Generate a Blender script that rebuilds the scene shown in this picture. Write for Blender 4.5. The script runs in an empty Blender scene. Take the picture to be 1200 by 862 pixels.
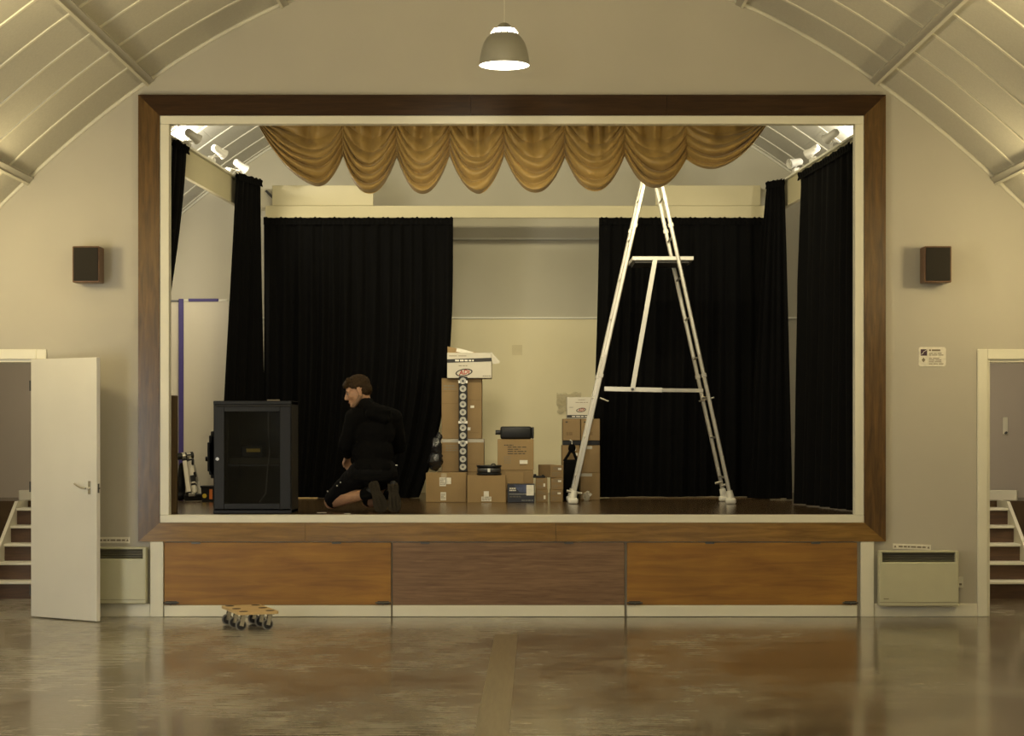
import bpy, bmesh, math, random
from mathutils import Vector, Matrix, noise

random.seed(7)
PI = math.pi
scene = bpy.context.scene
COL = scene.collection

# ---------------------------------------------------------------- camera, light, exposure
F, CXP, HZ, CAMX, CAMH, D0 = 2205.0, 603.0, 500.0, 0.02, 1.47, 14.6
cam_d = bpy.data.cameras.new('camera')
cam = bpy.data.objects.new('camera', cam_d)
COL.objects.link(cam)
cam.location = (CAMX, -D0, CAMH)
cam.rotation_euler = (PI / 2, 0, 0)
cam_d.sensor_fit = 'HORIZONTAL'
cam_d.sensor_width = 36.0
cam_d.lens = F / 1200 * 36.0
cam_d.shift_x = (600 - CXP) / 1200
cam_d.shift_y = (HZ - 431) / 1200
cam_d.clip_start, cam_d.clip_end = 0.1, 100
scene.camera = cam

scene.view_settings.view_transform = 'Standard'
scene.view_settings.look = 'None'
scene.view_settings.gamma = 1
scene.view_settings.use_curve_mapping = False
scene.view_settings.exposure = 0.0

world = bpy.data.worlds.new('world')
scene.world = world
world.use_nodes = True
world.node_tree.nodes['Background'].inputs[0].default_value = (0.9, 0.85, 0.7, 1)
world.node_tree.nodes['Background'].inputs[1].default_value = 0.0


def lamp(name, kind, loc, energy, color, size=0.1, aim=None, spot=None, blend=0.5, size_y=None, shape=None):
    d = bpy.data.lights.new(name, kind)
    d.energy = energy
    d.color = color
    if kind == 'AREA':
        d.size = size
        if shape:
            d.shape = shape
        elif size_y:
            d.shape = 'RECTANGLE'
            d.size_y = size_y
    else:
        d.shadow_soft_size = size
    if spot:
        d.spot_size = spot
        d.spot_blend = blend
    o = bpy.data.objects.new(name, d)
    COL.objects.link(o)
    o.location = loc
    if aim is not None:
        o.rotation_euler = (Vector(aim) - Vector(loc)).to_track_quat('-Z', 'Y').to_euler()
    return o


WARM = (1.0, 0.80, 0.42)
NEUT = (1.0, 0.90, 0.68)
# wall lamps along both long sides of the hall: open bowls that throw most of their light up
for k, y in enumerate((-1.25, -4.6, -8.0, -11.4)):
    for s in (-1, 1):
        lamp('side_lamp', 'POINT', (s * 3.92, y, 2.78), (37, 6, 6, 6)[k], WARM, 0.12)
        lamp('side_uplight', 'SPOT', (s * 3.95, y, 2.86), (14, 470, 490, 380)[k], WARM, 0.12, aim=(s * 2.6, y, 4.6), spot=2.6, blend=1.0)
# pendant row down the middle of the hall (the first of them is built below with its own light)
for y in (-5.6, -9.4, -13.2):
    lamp('pendant_light', 'AREA', (-0.05, y, 3.9), 13, NEUT, 0.34, aim=(-0.05, y, 0), shape='DISK')
# daylight from the windows in the hall's end wall and from the side door on the left
lamp('window_light', 'AREA', (-2.6, -17.2, 2.1), 60, (0.93, 0.97, 0.95), 2.2, aim=(-1.5, 0, 0.9), size_y=1.5)
lamp('window_light', 'AREA', (2.6, -17.2, 2.1), 24, (0.93, 0.97, 0.95), 2.2, aim=(1.5, 0, 0.9), size_y=1.5)
lamp('side_door_light', 'AREA', (-4.95, -5.2, 1.25), 115, (1.0, 0.96, 0.86), 1.4, aim=(-3.0, -1.0, 0.9), size_y=1.9)
# added fill, no known lamp: brightens the cream wall behind the stage
lamp('added_fill_spot', 'SPOT', (-0.45, -5.6, 4.0), 540, (1.0, 0.90, 0.66), 0.45, aim=(0.05, 4.9, 1.75), spot=0.40, blend=0.6)
# stage: a batten behind the swags, a flood up in each front corner, lamps in the wings and stair wells
lamp('batten_light', 'AREA', (0.0, 0.75, 3.66), 70, (1.0, 0.88, 0.56), 3.6, aim=(0.0, 4.6, 2.2), size_y=0.06)
lamp('corner_flood', 'SPOT', (-2.92, 1.90, 3.86), 75, (1.0, 0.94, 0.80), 0.04, aim=(-2.75, 2.2, 4.25), spot=2.5, blend=0.5)
lamp('corner_flood', 'SPOT', (3.00, 1.75, 3.84), 42, (1.0, 0.94, 0.80), 0.04, aim=(2.90, 2.0, 4.2), spot=2.2, blend=0.5)
lamp('wing_light', 'POINT', (-3.55, 3.9, 2.9), 17, (1.0, 0.90, 0.70), 0.06)
lamp('wing_light', 'POINT', (-3.1, 1.6, 2.9), 27, (1.0, 0.90, 0.70), 0.06)
lamp('wing_light', 'POINT', (3.1, 1.7, 3.1), 30, (1.0, 0.90, 0.70), 0.06)
for s, e in ((-1, 36), (1, 48)):
    lamp('stair_light', 'POINT', (s * 4.0, 0.9, 2.62), e, (1.0, 0.86, 0.66), 0.1)


# ---------------------------------------------------------------- coordinates
def XW(px, d):
    return (px - CXP) * d / F + CAMX


def ZW(py, d):
    return CAMH - (py - HZ) * d / F


def PW(px, py, d):
    return Vector((XW(px, d), d - D0, ZW(py, d)))


def barrel(x):
    return 5.159 - 0.12458 * x * x


ST = 0.788            # stage floor level


# ---------------------------------------------------------------- materials
MATS = {}


def nodes_of(m):
    m.use_nodes = True
    nt = m.node_tree
    return nt, nt.nodes, nt.links, nt.nodes['Principled BSDF']


def mat(name, col, rough=0.6, metal=0.0, var=0.06, scale=8.0, bump=0.0, bscale=60.0, sheen=0.0, coat=0.0, stretch=None, spec=None):
    """plain material with soft noise variation of its own colour and fine relief"""
    if name in MATS:
        return MATS[name]
    m = bpy.data.materials.new(name)
    nt, N, L, b = nodes_of(m)
    b.inputs['Roughness'].default_value = rough
    b.inputs['Metallic'].default_value = metal
    if sheen:
        b.inputs['Sheen Weight'].default_value = sheen
    if coat:
        b.inputs['Coat Weight'].default_value = coat
        b.inputs['Coat Roughness'].default_value = 0.12
    if spec is not None:
        b.inputs['Specular IOR Level'].default_value = spec
    tc = N.new('ShaderNodeTexCoord')
    mp = N.new('ShaderNodeMapping')
    L.new(tc.outputs['Object'], mp.inputs[0])
    if stretch:
        mp.inputs['Scale'].default_value = stretch
    nz = N.new('ShaderNodeTexNoise')
    nz.inputs['Scale'].default_value = scale
    nz.inputs['Detail'].default_value = 5
    L.new(mp.outputs[0], nz.inputs['Vector'])
    rp = N.new('ShaderNodeValToRGB')
    rp.color_ramp.elements[0].position = 0.3
    rp.color_ramp.elements[1].position = 0.7
    rp.color_ramp.elements[0].color = tuple(max(0, c * (1 - var)) for c in col) + (1,)
    rp.color_ramp.elements[1].color = tuple(min(1, c * (1 + var)) for c in col) + (1,)
    L.new(nz.outputs['Fac'], rp.inputs[0])
    L.new(rp.outputs[0], b.inputs['Base Color'])
    if bump:
        n2 = N.new('ShaderNodeTexNoise')
        n2.inputs['Scale'].default_value = bscale
        n2.inputs['Detail'].default_value = 4
        L.new(mp.outputs[0], n2.inputs['Vector'])
        bp = N.new('ShaderNodeBump')
        bp.inputs['Strength'].default_value = bump
        bp.inputs['Distance'].default_value = 0.004
        L.new(n2.outputs['Fac'], bp.inputs['Height'])
        L.new(bp.outputs[0], b.inputs['Normal'])
    MATS[name] = m
    return m


def wood(name, c1, c2, stretch=(1, 12, 12), scale=3.0, rough=0.3, coat=0.3, blotch=0.0):
    if name in MATS:
        return MATS[name]
    m = bpy.data.materials.new(name)
    nt, N, L, b = nodes_of(m)
    tc = N.new('ShaderNodeTexCoord')
    mp = N.new('ShaderNodeMapping')
    mp.inputs['Scale'].default_value = stretch
    L.new(tc.outputs['Object'], mp.inputs[0])
    nz = N.new('ShaderNodeTexNoise')
    nz.inputs['Scale'].default_value = scale
    nz.inputs['Detail'].default_value = 8
    nz.inputs['Roughness'].default_value = 0.6
    nz.inputs['Distortion'].default_value = 0.6
    L.new(mp.outputs[0], nz.inputs['Vector'])
    rp = N.new('ShaderNodeValToRGB')
    rp.color_ramp.elements[0].position = 0.33
    rp.color_ramp.elements[1].position = 0.68
    rp.color_ramp.elements[0].color = tuple(c1) + (1,)
    rp.color_ramp.elements[1].color = tuple(c2) + (1,)
    L.new(nz.outputs['Fac'], rp.inputs[0])
    out = rp.outputs[0]
    if blotch:
        n2 = N.new('ShaderNodeTexNoise')
        n2.inputs['Scale'].default_value = 2.2
        n2.inputs['Detail'].default_value = 3
        L.new(tc.outputs['Object'], n2.inputs['Vector'])
        mx = N.new('ShaderNodeMix')
        mx.data_type = 'RGBA'
        mx.blend_type = 'OVERLAY'
        mx.inputs[0].default_value = blotch
        L.new(out, mx.inputs[6])
        L.new(n2.outputs['Fac'], mx.inputs[7])
        out = mx.outputs[2]
    L.new(out, b.inputs['Base Color'])
    b.inputs['Roughness'].default_value = rough
    b.inputs['Coat Weight'].default_value = coat
    b.inputs['Coat Roughness'].default_value = 0.18
    bp = N.new('ShaderNodeBump')
    bp.inputs['Strength'].default_value = 0.12
    bp.inputs['Distance'].default_value = 0.002
    L.new(nz.outputs['Fac'], bp.inputs['Height'])
    L.new(bp.outputs[0], b.inputs['Normal'])
    MATS[name] = m
    return m


def emit(name, col, strength):
    m = bpy.data.materials.new(name)
    nt, N, L, b = nodes_of(m)
    b.inputs['Emission Color'].default_value = tuple(col) + (1,)
    b.inputs['Emission Strength'].default_value = strength
    b.inputs['Base Color'].default_value = tuple(col) + (1,)
    MATS[name] = m
    return m


def glass(name, col, rough=0.03, alpha=0.3):
    """thin pane: mostly see-through tinted film with a glossy surface"""
    m = bpy.data.materials.new(name)
    nt, N, L, b = nodes_of(m)
    b.inputs['Base Color'].default_value = tuple(col) + (1,)
    b.inputs['Roughness'].default_value = rough
    b.inputs['Alpha'].default_value = alpha
    MATS[name] = m
    return m


def floor_mat():
    m = bpy.data.materials.new('varnished_floorboards')
    nt, N, L, b = nodes_of(m)
    tc = N.new('ShaderNodeTexCoord')
    # boards run across the hall: brick texture, long along x
    mp = N.new('ShaderNodeMapping')
    L.new(tc.outputs['Object'], mp.inputs[0])
    br = N.new('ShaderNodeTexBrick')
    br.inputs['Color1'].default_value = (0.085, 0.057, 0.026, 1)
    br.inputs['Color2'].default_value = (0.130, 0.090, 0.044, 1)
    br.inputs['Mortar'].default_value = (0.02, 0.013, 0.007, 1)
    br.inputs['Scale'].default_value = 1
    br.inputs['Mortar Size'].default_value = 0.002
    br.inputs['Brick Width'].default_value = 2.4
    br.inputs['Row Height'].default_value = 0.09
    L.new(mp.outputs[0], br.inputs['Vector'])
    g = N.new('ShaderNodeTexNoise')
    gm = N.new('ShaderNodeMapping')
    gm.inputs['Scale'].default_value = (1.2, 22, 1)
    L.new(tc.outputs['Object'], gm.inputs[0])
    g.inputs['Scale'].default_value = 2
    g.inputs['Detail'].default_value = 7
    L.new(gm.outputs[0], g.inputs['Vector'])
    mx = N.new('ShaderNodeMix')
    mx.data_type = 'RGBA'
    mx.blend_type = 'OVERLAY'
    mx.inputs[0].default_value = 0.55
    L.new(br.outputs['Color'], mx.inputs[6])
    L.new(g.outputs['Fac'], mx.inputs[7])
    # scuffed, milky varnish in worn patches
    sm = N.new('ShaderNodeMapping')
    sm.inputs['Scale'].default_value = (0.9, 0.55, 1)
    sm.inputs['Location'].default_value = (1.7, 0.4, 0)
    L.new(tc.outputs['Object'], sm.inputs[0])
    s = N.new('ShaderNodeTexNoise')
    s.inputs['Scale'].default_value = 1.0
    s.inputs['Detail'].default_value = 9
    s.inputs['Roughness'].default_value = 0.68
    L.new(sm.outputs[0], s.inputs['Vector'])
    sr = N.new('ShaderNodeValToRGB')
    sr.color_ramp.elements[0].position = 0.47
    sr.color_ramp.elements[1].position = 0.71
    # more scuffs to the left, where daylight glare is put into the colour too
    sx = N.new('ShaderNodeSeparateXYZ')
    L.new(tc.outputs['Object'], sx.inputs[0])
    mr = N.new('ShaderNodeMapRange')
    mr.inputs['From Min'].default_value = 1.5
    mr.inputs['From Max'].default_value = -3.0
    mr.inputs['To Min'].default_value = 0.0
    mr.inputs['To Max'].default_value = 0.17
    L.new(sx.outputs['X'], mr.inputs['Value'])
    ad = N.new('ShaderNodeMath')
    L.new(s.outputs['Fac'], ad.inputs[0])
    L.new(mr.outputs[0], ad.inputs[1])
    L.new(ad.outputs[0], sr.inputs[0])
    s2 = N.new('ShaderNodeTexNoise')
    m2 = N.new('ShaderNodeMapping')
    m2.inputs['Scale'].default_value = (2.5, 30, 1)
    L.new(tc.outputs['Object'], m2.inputs[0])
    s2.inputs['Scale'].default_value = 1.5
    s2.inputs['Detail'].default_value = 6
    L.new(m2.outputs[0], s2.inputs['Vector'])
    mu = N.new('ShaderNodeMath')
    mu.operation = 'MULTIPLY'
    L.new(sr.outputs[0], mu.inputs[0])
    bo = N.new('ShaderNodeMapRange')
    bo.inputs['From Min'].default_value = 0.25
    bo.inputs['From Max'].default_value = 0.70
    L.new(s2.outputs['Fac'], bo.inputs['Value'])
    L.new(bo.outputs[0], mu.inputs[1])
    mw = N.new('ShaderNodeMix')
    mw.data_type = 'RGBA'
    L.new(mu.outputs[0], mw.inputs[0])
    L.new(mx.outputs[2], mw.inputs[6])
    mw.inputs[7].default_value = (0.42, 0.40, 0.32, 1)
    L.new(mw.outputs[2], b.inputs['Base Color'])
    rr = N.new('ShaderNodeMapRange')
    rr.inputs['To Min'].default_value = 0.19
    rr.inputs['To Max'].default_value = 0.38
    L.new(mu.outputs[0], rr.inputs['Value'])
    L.new(rr.outputs[0], b.inputs['Roughness'])
    b.inputs['Coat Weight'].default_value = 0.30
    b.inputs['Coat Roughness'].default_value = 0.10
    bp = N.new('ShaderNodeBump')
    bp.inputs['Strength'].default_value = 0.14
    bp.inputs['Distance'].default_value = 0.002
    L.new(g.outputs['Fac'], bp.inputs['Height'])
    L.new(bp.outputs[0], b.inputs['Normal'])
    return m


M_wall = mat('hall_wall_paint', (0.46, 0.435, 0.37), 0.75, var=0.03, scale=1.5, bump=0.05, bscale=90)
M_stagewall = mat('stage_wall_paint', (0.53, 0.495, 0.385), 0.75, var=0.03, scale=1.5)
M_stairwall = mat('stairwell_paint', (0.50, 0.45, 0.39), 0.75, var=0.03, scale=1.5)
M_cream = mat('cream_paint', (0.48, 0.43, 0.275), 0.6, var=0.04, scale=2.0, bump=0.05)
M_creamwall = mat('cream_wall_board', (0.84, 0.755, 0.50), 0.7, var=0.05, scale=1.2)
M_white = mat('white_gloss_paint', (0.74, 0.72, 0.60), 0.42, var=0.03, scale=3.0)
M_door = mat('white_door_paint', (0.66, 0.65, 0.60), 0.45, var=0.04, scale=2.0)
M_panel = mat('ceiling_fibreboard', (0.50, 0.485, 0.42), 0.9, var=0.06, scale=60, bump=0.25, bscale=160)
M_strip = mat('ceiling_strip_paint', (0.66, 0.64, 0.54), 0.6, var=0.03)
M_purlin = mat('purlin_paint', (0.40, 0.385, 0.335), 0.6, var=0.03)
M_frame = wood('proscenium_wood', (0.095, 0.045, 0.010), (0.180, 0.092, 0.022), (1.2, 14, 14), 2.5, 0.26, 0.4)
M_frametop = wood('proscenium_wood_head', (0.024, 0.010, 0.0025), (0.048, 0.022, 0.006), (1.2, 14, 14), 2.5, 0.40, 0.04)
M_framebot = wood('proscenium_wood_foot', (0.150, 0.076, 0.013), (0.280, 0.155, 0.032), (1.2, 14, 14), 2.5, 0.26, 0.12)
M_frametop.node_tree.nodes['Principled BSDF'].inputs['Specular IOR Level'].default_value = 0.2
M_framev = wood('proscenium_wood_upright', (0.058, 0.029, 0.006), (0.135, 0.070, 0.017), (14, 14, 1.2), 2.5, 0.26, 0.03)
M_ply = wood('orange_plywood', (0.200, 0.088, 0.013), (0.325, 0.160, 0.024), (0.8, 6, 9), 2.0, 0.5, 0.03, 0.3)
M_plyd = wood('dark_plywood', (0.125, 0.066, 0.032), (0.235, 0.140, 0.075), (1.5, 20, 26), 2.5, 0.5, 0.05)
M_stage = wood('stage_floor_wood', (0.055, 0.032, 0.013), (0.105, 0.064, 0.029), (1.0, 12, 1), 2.5, 0.24, 0.35)
M_floor = floor_mat()
M_ply_light = wood('birch_ply', (0.48, 0.33, 0.14), (0.62, 0.45, 0.22), (3, 14, 3), 4, 0.5, 0.05)
M_plank = wood('brown_plank', (0.085, 0.050, 0.016), (0.135, 0.085, 0.032), (10, 10, 1), 3, 0.5, 0.05)
M_tread = wood('dark_riser', (0.060, 0.030, 0.014), (0.110, 0.058, 0.028), (1, 10, 10), 3, 0.55, 0.0)
M_black = mat('black_drape', (0.0019, 0.0018, 0.0018), 0.85, var=0.15, scale=6, bump=0.06, bscale=300, sheen=0.005, spec=0.08)
M_gold = mat('gold_satin', (0.37, 0.240, 0.070), 0.48, var=0.10, scale=5, bump=0.05, bscale=250, sheen=0.2)
M_alu = mat('brushed_aluminium', (0.52, 0.49, 0.42), 0.36, metal=0.85, var=0.04, scale=30)
M_aluw = mat('pale_aluminium', (0.66, 0.64, 0.58), 0.40, metal=0.55, var=0.03)
M_foot = mat('white_rubber', (0.70, 0.68, 0.60), 0.6)
M_chrome = mat('chrome', (0.75, 0.74, 0.70), 0.18, metal=1.0, var=0.02)
M_steel = mat('dark_steel', (0.10, 0.10, 0.10), 0.45, metal=0.7)
M_blackm = mat('black_metal', (0.010, 0.010, 0.011), 0.45)
M_rack = mat('charcoal_powder_coat', (0.0080, 0.0088, 0.0112), 0.5, spec=0.3, var=0.05)
M_rackin = mat('rack_inside', (0.045, 0.040, 0.026), 0.7)
M_rglass = glass('smoked_glass', (0.010, 0.010, 0.008), 0.06, 0.42)
M_plastic = mat('black_plastic', (0.008, 0.008, 0.0085), 0.42, spec=0.3)
M_grille = mat('speaker_cloth', (0.014, 0.011, 0.007), 0.9, var=0.2, scale=200, bump=0.3, bscale=500)
M_spkwood = wood('speaker_veneer', (0.095, 0.040, 0.013), (0.15, 0.066, 0.022), (10, 10, 2), 4, 0.4, 0.1)
M_card = mat('cardboard', (0.285, 0.190, 0.085), 0.8, var=0.07, scale=5, bump=0.06, bscale=120)
M_card2 = mat('cardboard_darker', (0.235, 0.155, 0.070), 0.8, var=0.08, scale=5, bump=0.06, bscale=120)
M_cardin = mat('cardboard_inside', (0.17, 0.11, 0.05), 0.9)
M_wbox = mat('white_card', (0.55, 0.51, 0.42), 0.65, var=0.05, scale=6)
M_label = mat('paper_label', (0.72, 0.69, 0.60), 0.6, var=0.10, scale=40)
M_tape = mat('clear_tape', (0.42, 0.34, 0.20), 0.2, var=0.15, scale=20)
M_film = glass('clear_film', (0.75, 0.72, 0.62), 0.12, 0.35)
M_ink = mat('black_ink', (0.02, 0.018, 0.016), 0.6)
M_inkg = mat('grey_ink', (0.20, 0.17, 0.12), 0.7)
M_red = mat('red_ink', (0.33, 0.03, 0.02), 0.6)
M_purple = mat('purple_ink', (0.055, 0.020, 0.045), 0.5, var=0.3, scale=60)
M_blue = mat('blue_tape', (0.055, 0.038, 0.20), 0.55)
M_navy = mat('dark_blue_print', (0.012, 0.013, 0.020), 0.35, var=0.5, scale=12)
M_bluegl = mat('bright_blue_print', (0.045, 0.055, 0.11), 0.35, var=0.6, scale=18)
M_orange = mat('orange_plastic', (0.55, 0.15, 0.03), 0.5)
M_yellow = mat('yellow_print', (0.55, 0.40, 0.04), 0.5)
M_heater = mat('cream_enamel', (0.52, 0.51, 0.36), 0.38, var=0.03)
M_heatin = mat('heater_inside', (0.20, 0.185, 0.135), 0.7)
M_screen = mat('white_screen_panel', (0.66, 0.61, 0.50), 0.5, var=0.03, scale=2)
M_spotw = mat('white_enamel', (0.74, 0.72, 0.66), 0.35)
M_skin = mat('skin', (0.42, 0.235, 0.135), 0.5, var=0.08, scale=30)
M_hair = mat('brown_hair', (0.034, 0.020, 0.008), 0.6, spec=0.12, var=0.35, scale=70, bump=0.5, bscale=220)
M_stubble = mat('stubble', (0.20, 0.115, 0.062), 0.6, var=0.15, scale=90)
M_lip = mat('lip', (0.28, 0.11, 0.075), 0.5)
M_hoodie = mat('black_hoodie', (0.0020, 0.0019, 0.0019), 0.9, spec=0.12, var=0.15, scale=20, bump=0.1, bscale=250)
M_shorts = mat('black_shorts', (0.0024, 0.0023, 0.0025), 0.8, spec=0.15, var=0.15, scale=20)
M_shoe = mat('black_shoe', (0.008, 0.008, 0.008), 0.6)
M_sole = mat('worn_sole', (0.026, 0.020, 0.011), 0.7, spec=0.2, var=0.3, scale=60)
M_wallstain = mat('crumpled_film', (0.42, 0.36, 0.22), 0.25, var=0.2, scale=20)
M_pendant = mat('aluminium_shade', (0.25, 0.24, 0.20), 0.42, metal=0.35, var=0.04)
M_glow = emit('lamp_glow', (1.0, 0.92, 0.74), 9.0)
M_lens = mat('grey_lens', (0.42, 0.41, 0.36), 0.25, var=0.2, scale=60)


# ---------------------------------------------------------------- mesh building
class MB:
    def __init__(self):
        self.bm = bmesh.new()

    def box(self, lo, hi, bev=0.0, rot=None, seg=1):
        lo, hi = Vector(lo), Vector(hi)
        c, s = (lo + hi) / 2, hi - lo
        r = bmesh.ops.create_cube(self.bm, size=1.0)
        vs = r['verts']
        M = Matrix.Translation(c) @ (rot.to_4x4() if rot is not None else Matrix.Identity(4)) @ Matrix.Diagonal((abs(s.x), abs(s.y), abs(s.z), 1))
        bmesh.ops.transform(self.bm, matrix=M, verts=vs)
        if bev:
            es = list({e for v in vs for e in v.link_edges})
            bmesh.ops.bevel(self.bm, geom=es, offset=min(bev, 0.45 * min(abs(s.x), abs(s.y), abs(s.z))), segments=seg, affect='EDGES', profile=0.5)
        return self

    def bar(self, a, b, w, h, up=(0, 0, 1), bev=0.0):
        """rectangular bar from a to b, w across, h along up"""
        a, b = Vector(a), Vector(b)
        z = (b - a).normalized()
        u = Vector(up)
        x = u.cross(z)
        if x.length < 1e-4:
            x = Vector((1, 0, 0)).cross(z)
        x.normalize()
        y = z.cross(x)
        L = (b - a).length
        r = bmesh.ops.create_cube(self.bm, size=1.0)
        R = Matrix((x, y, z)).transposed().to_4x4()
        M = Matrix.Translation((a + b) / 2) @ R @ Matrix.Diagonal((w, h, L, 1))
        bmesh.ops.transform(self.bm, matrix=M, verts=r['verts'])
        if bev:
            es = list({e for v in r['verts'] for e in v.link_edges})
            bmesh.ops.bevel(self.bm, geom=es, offset=bev, segments=1, affect='EDGES')
        return self

    def tube(self, a, b, r1, r2=None, n=12, caps=True):
        a, b = Vector(a), Vector(b)
        r2 = r1 if r2 is None else r2
        q = (b - a).to_track_quat('Z', 'Y').to_matrix()
        A, B = [], []
        for i in range(n):
            t = 2 * PI * i / n
            v = q @ Vector((math.cos(t), math.sin(t), 0))
            A.append(self.bm.verts.new(a + v * r1))
            B.append(self.bm.verts.new(b + v * r2))
        for i in range(n):
            j = (i + 1) % n
            self.bm.faces.new((A[i], A[j], B[j], B[i]))
        if caps:
            self.bm.faces.new(list(reversed(A)))
            self.bm.faces.new(B)
        return self

    def path(self, pts, r, n=8):
        pts = [Vector(p) for p in pts]
        rings = []
        for i, p in enumerate(pts):
            t = (pts[min(i + 1, len(pts) - 1)] - pts[max(i - 1, 0)]).normalized()
            q = t.to_track_quat('Z', 'Y').to_matrix()
            rings.append([self.bm.verts.new(p + q @ Vector((math.cos(2 * PI * k / n) * r, math.sin(2 * PI * k / n) * r, 0))) for k in range(n)])
        for a, b in zip(rings, rings[1:]):
            for k in range(n):
                j = (k + 1) % n
                try:
                    self.bm.faces.new((a[k], a[j], b[j], b[k]))
                except ValueError:
                    pass
        self.bm.faces.new(list(reversed(rings[0])))
        self.bm.faces.new(rings[-1])
        return self

    def lathe(self, prof, n=32, M=None, closed=False):
        """profile [(r, z)] spun about z"""
        rings = []
        for (r, z) in prof:
            ring = []
            for i in range(n):
                t = 2 * PI * i / n
                v = Vector((max(r, 1e-4) * math.cos(t), max(r, 1e-4) * math.sin(t), z))
                ring.append(self.bm.verts.new(M @ v if M else v))
            rings.append(ring)
        if closed:
            rings.append(rings[0])
        for a, b in zip(rings, rings[1:]):
            for i in range(n):
                j = (i + 1) % n
                self.bm.faces.new((a[i], a[j], b[j], b[i]))
        return self

    def prism(self, poly, y0, y1, axis='y'):
        """extrude an (x,z) polygon from y0 to y1 (or an (x,y) one along z, or a (y,z) one along x)"""
        def mk(p, t):
            return {'y': (p[0], t, p[1]), 'z': (p[0], p[1], t), 'x': (t, p[0], p[1])}[axis]
        A = [self.bm.verts.new(mk(p, y0)) for p in poly]
        B = [self.bm.verts.new(mk(p, y1)) for p in poly]
        n = len(poly)
        for i in range(n):
            j = (i + 1) % n
            self.bm.faces.new((A[i], A[j], B[j], B[i]))
        self.bm.faces.new(A)
        self.bm.faces.new(list(reversed(B)))
        return self

    def ball(self, c, r, M=None, seg=12, rings=8):
        rr = bmesh.ops.create_uvsphere(self.bm, u_segments=seg, v_segments=rings, radius=1.0)
        if not hasattr(r, '__len__'):
            r = (r, r, r)
        T = Matrix.Translation(Vector(c)) @ (M.to_4x4() if M is not None else Matrix.Identity(4)) @ Matrix.Diagonal((r[0], r[1], r[2], 1))
        bmesh.ops.transform(self.bm, matrix=T, verts=rr['verts'])
        return self

    def cap(self, a, b, r1, r2, n=14):
        """tapered limb piece: cone with a ball at each end (merged later by a voxel remesh)"""
        self.ball(a, r1, seg=n, rings=10)
        self.ball(b, r2, seg=n, rings=10)
        if (Vector(b) - Vector(a)).length > 1e-5:
            self.tube(a, b, r1, r2, n=n)
        return self

    def grid(self, f, nu, nv, close_u=False):
        """f(i, j) -> point"""
        V = [[self.bm.verts.new(f(i / nu, j / nv)) for j in range(nv + 1)] for i in range(nu + 1)]
        for i in range(nu):
            for j in range(nv):
                self.bm.faces.new((V[i][j], V[i + 1][j], V[i + 1][j + 1], V[i][j + 1]))
        return self

    def mesh(self, name, m, smooth=None):
        bm = self.bm
        bmesh.ops.recalc_face_normals(bm, faces=bm.faces)
        me = bpy.data.meshes.new(name)
        bm.to_mesh(me)
        bm.free()
        if m is not None:
            me.materials.append(m)
        if smooth is not None:
            if smooth >= 180:
                me.shade_smooth()
            else:
                me.shade_smooth()
                me.set_sharp_from_angle(angle=math.radians(smooth))
        return me


def obj(name, mb, m=None, parent=None, loc=None, rot=None, smooth=None):
    me = mb.mesh(name, m, smooth) if isinstance(mb, MB) else mb
    o = bpy.data.objects.new(name, me)
    COL.objects.link(o)
    if parent is not None:
        o.parent = parent
    if loc is not None:
        o.location = loc
    if rot is not None:
        o.rotation_euler = rot
    return o


def tag(o, label=None, cat=None, group=None, kind=None):
    if label:
        o['label'] = label
    if cat:
        o['category'] = cat
    if group:
        o['group'] = group
    if kind:
        o['kind'] = kind
    return o


def thing(name, label, cat, loc=(0, 0, 0), rotz=0.0, group=None):
    o = bpy.data.objects.new(name, None)
    o.empty_display_size = 0.1
    COL.objects.link(o)
    o.location = loc
    o.rotation_euler = (0, 0, rotz)
    return tag(o, label, cat, group)


def structure(name, mb=None, m=None, loc=None, smooth=None):
    if mb is None:
        o = bpy.data.objects.new(name, None)
        o.empty_display_size = 0.1
        COL.objects.link(o)
        if loc:
            o.location = loc
    else:
        o = obj(name, mb, m, None, loc, None, smooth)
    o['kind'] = 'structure'
    return o


def dup(root, loc=None, rotz=None, label=None):
    """copy a thing with its parts and sub-parts, sharing the meshes"""
    r = root.copy()
    COL.objects.link(r)
    if loc is not None:
        r.location = loc
    if rotz is not None:
        r.rotation_euler = (0, 0, rotz)
    if label:
        r['label'] = label
    for ch in list(root.children):
        c = ch.copy()
        COL.objects.link(c)
        c.parent = r
        for g in list(ch.children):
            d = g.copy()
            COL.objects.link(d)
            d.parent = c
    return r


def remesh(mb, voxel, smooth_iter, m, name):
    """fuse overlapping solids into one continuous skin"""
    me = mb.mesh(name + '_raw', None)
    o = bpy.data.objects.new('raw', me)
    COL.objects.link(o)
    r = o.modifiers.new('r', 'REMESH')
    r.mode = 'VOXEL'
    r.voxel_size = voxel
    s = o.modifiers.new('s', 'SMOOTH')
    s.factor = 0.5
    s.iterations = smooth_iter
    dg = bpy.context.evaluated_depsgraph_get()
    out = bpy.data.meshes.new_from_object(o.evaluated_get(dg))
    bpy.data.objects.remove(o)
    bpy.data.meshes.remove(me)
    out.name = name
    out.materials.clear()
    out.materials.append(m)
    out.shade_smooth()
    return out


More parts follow.
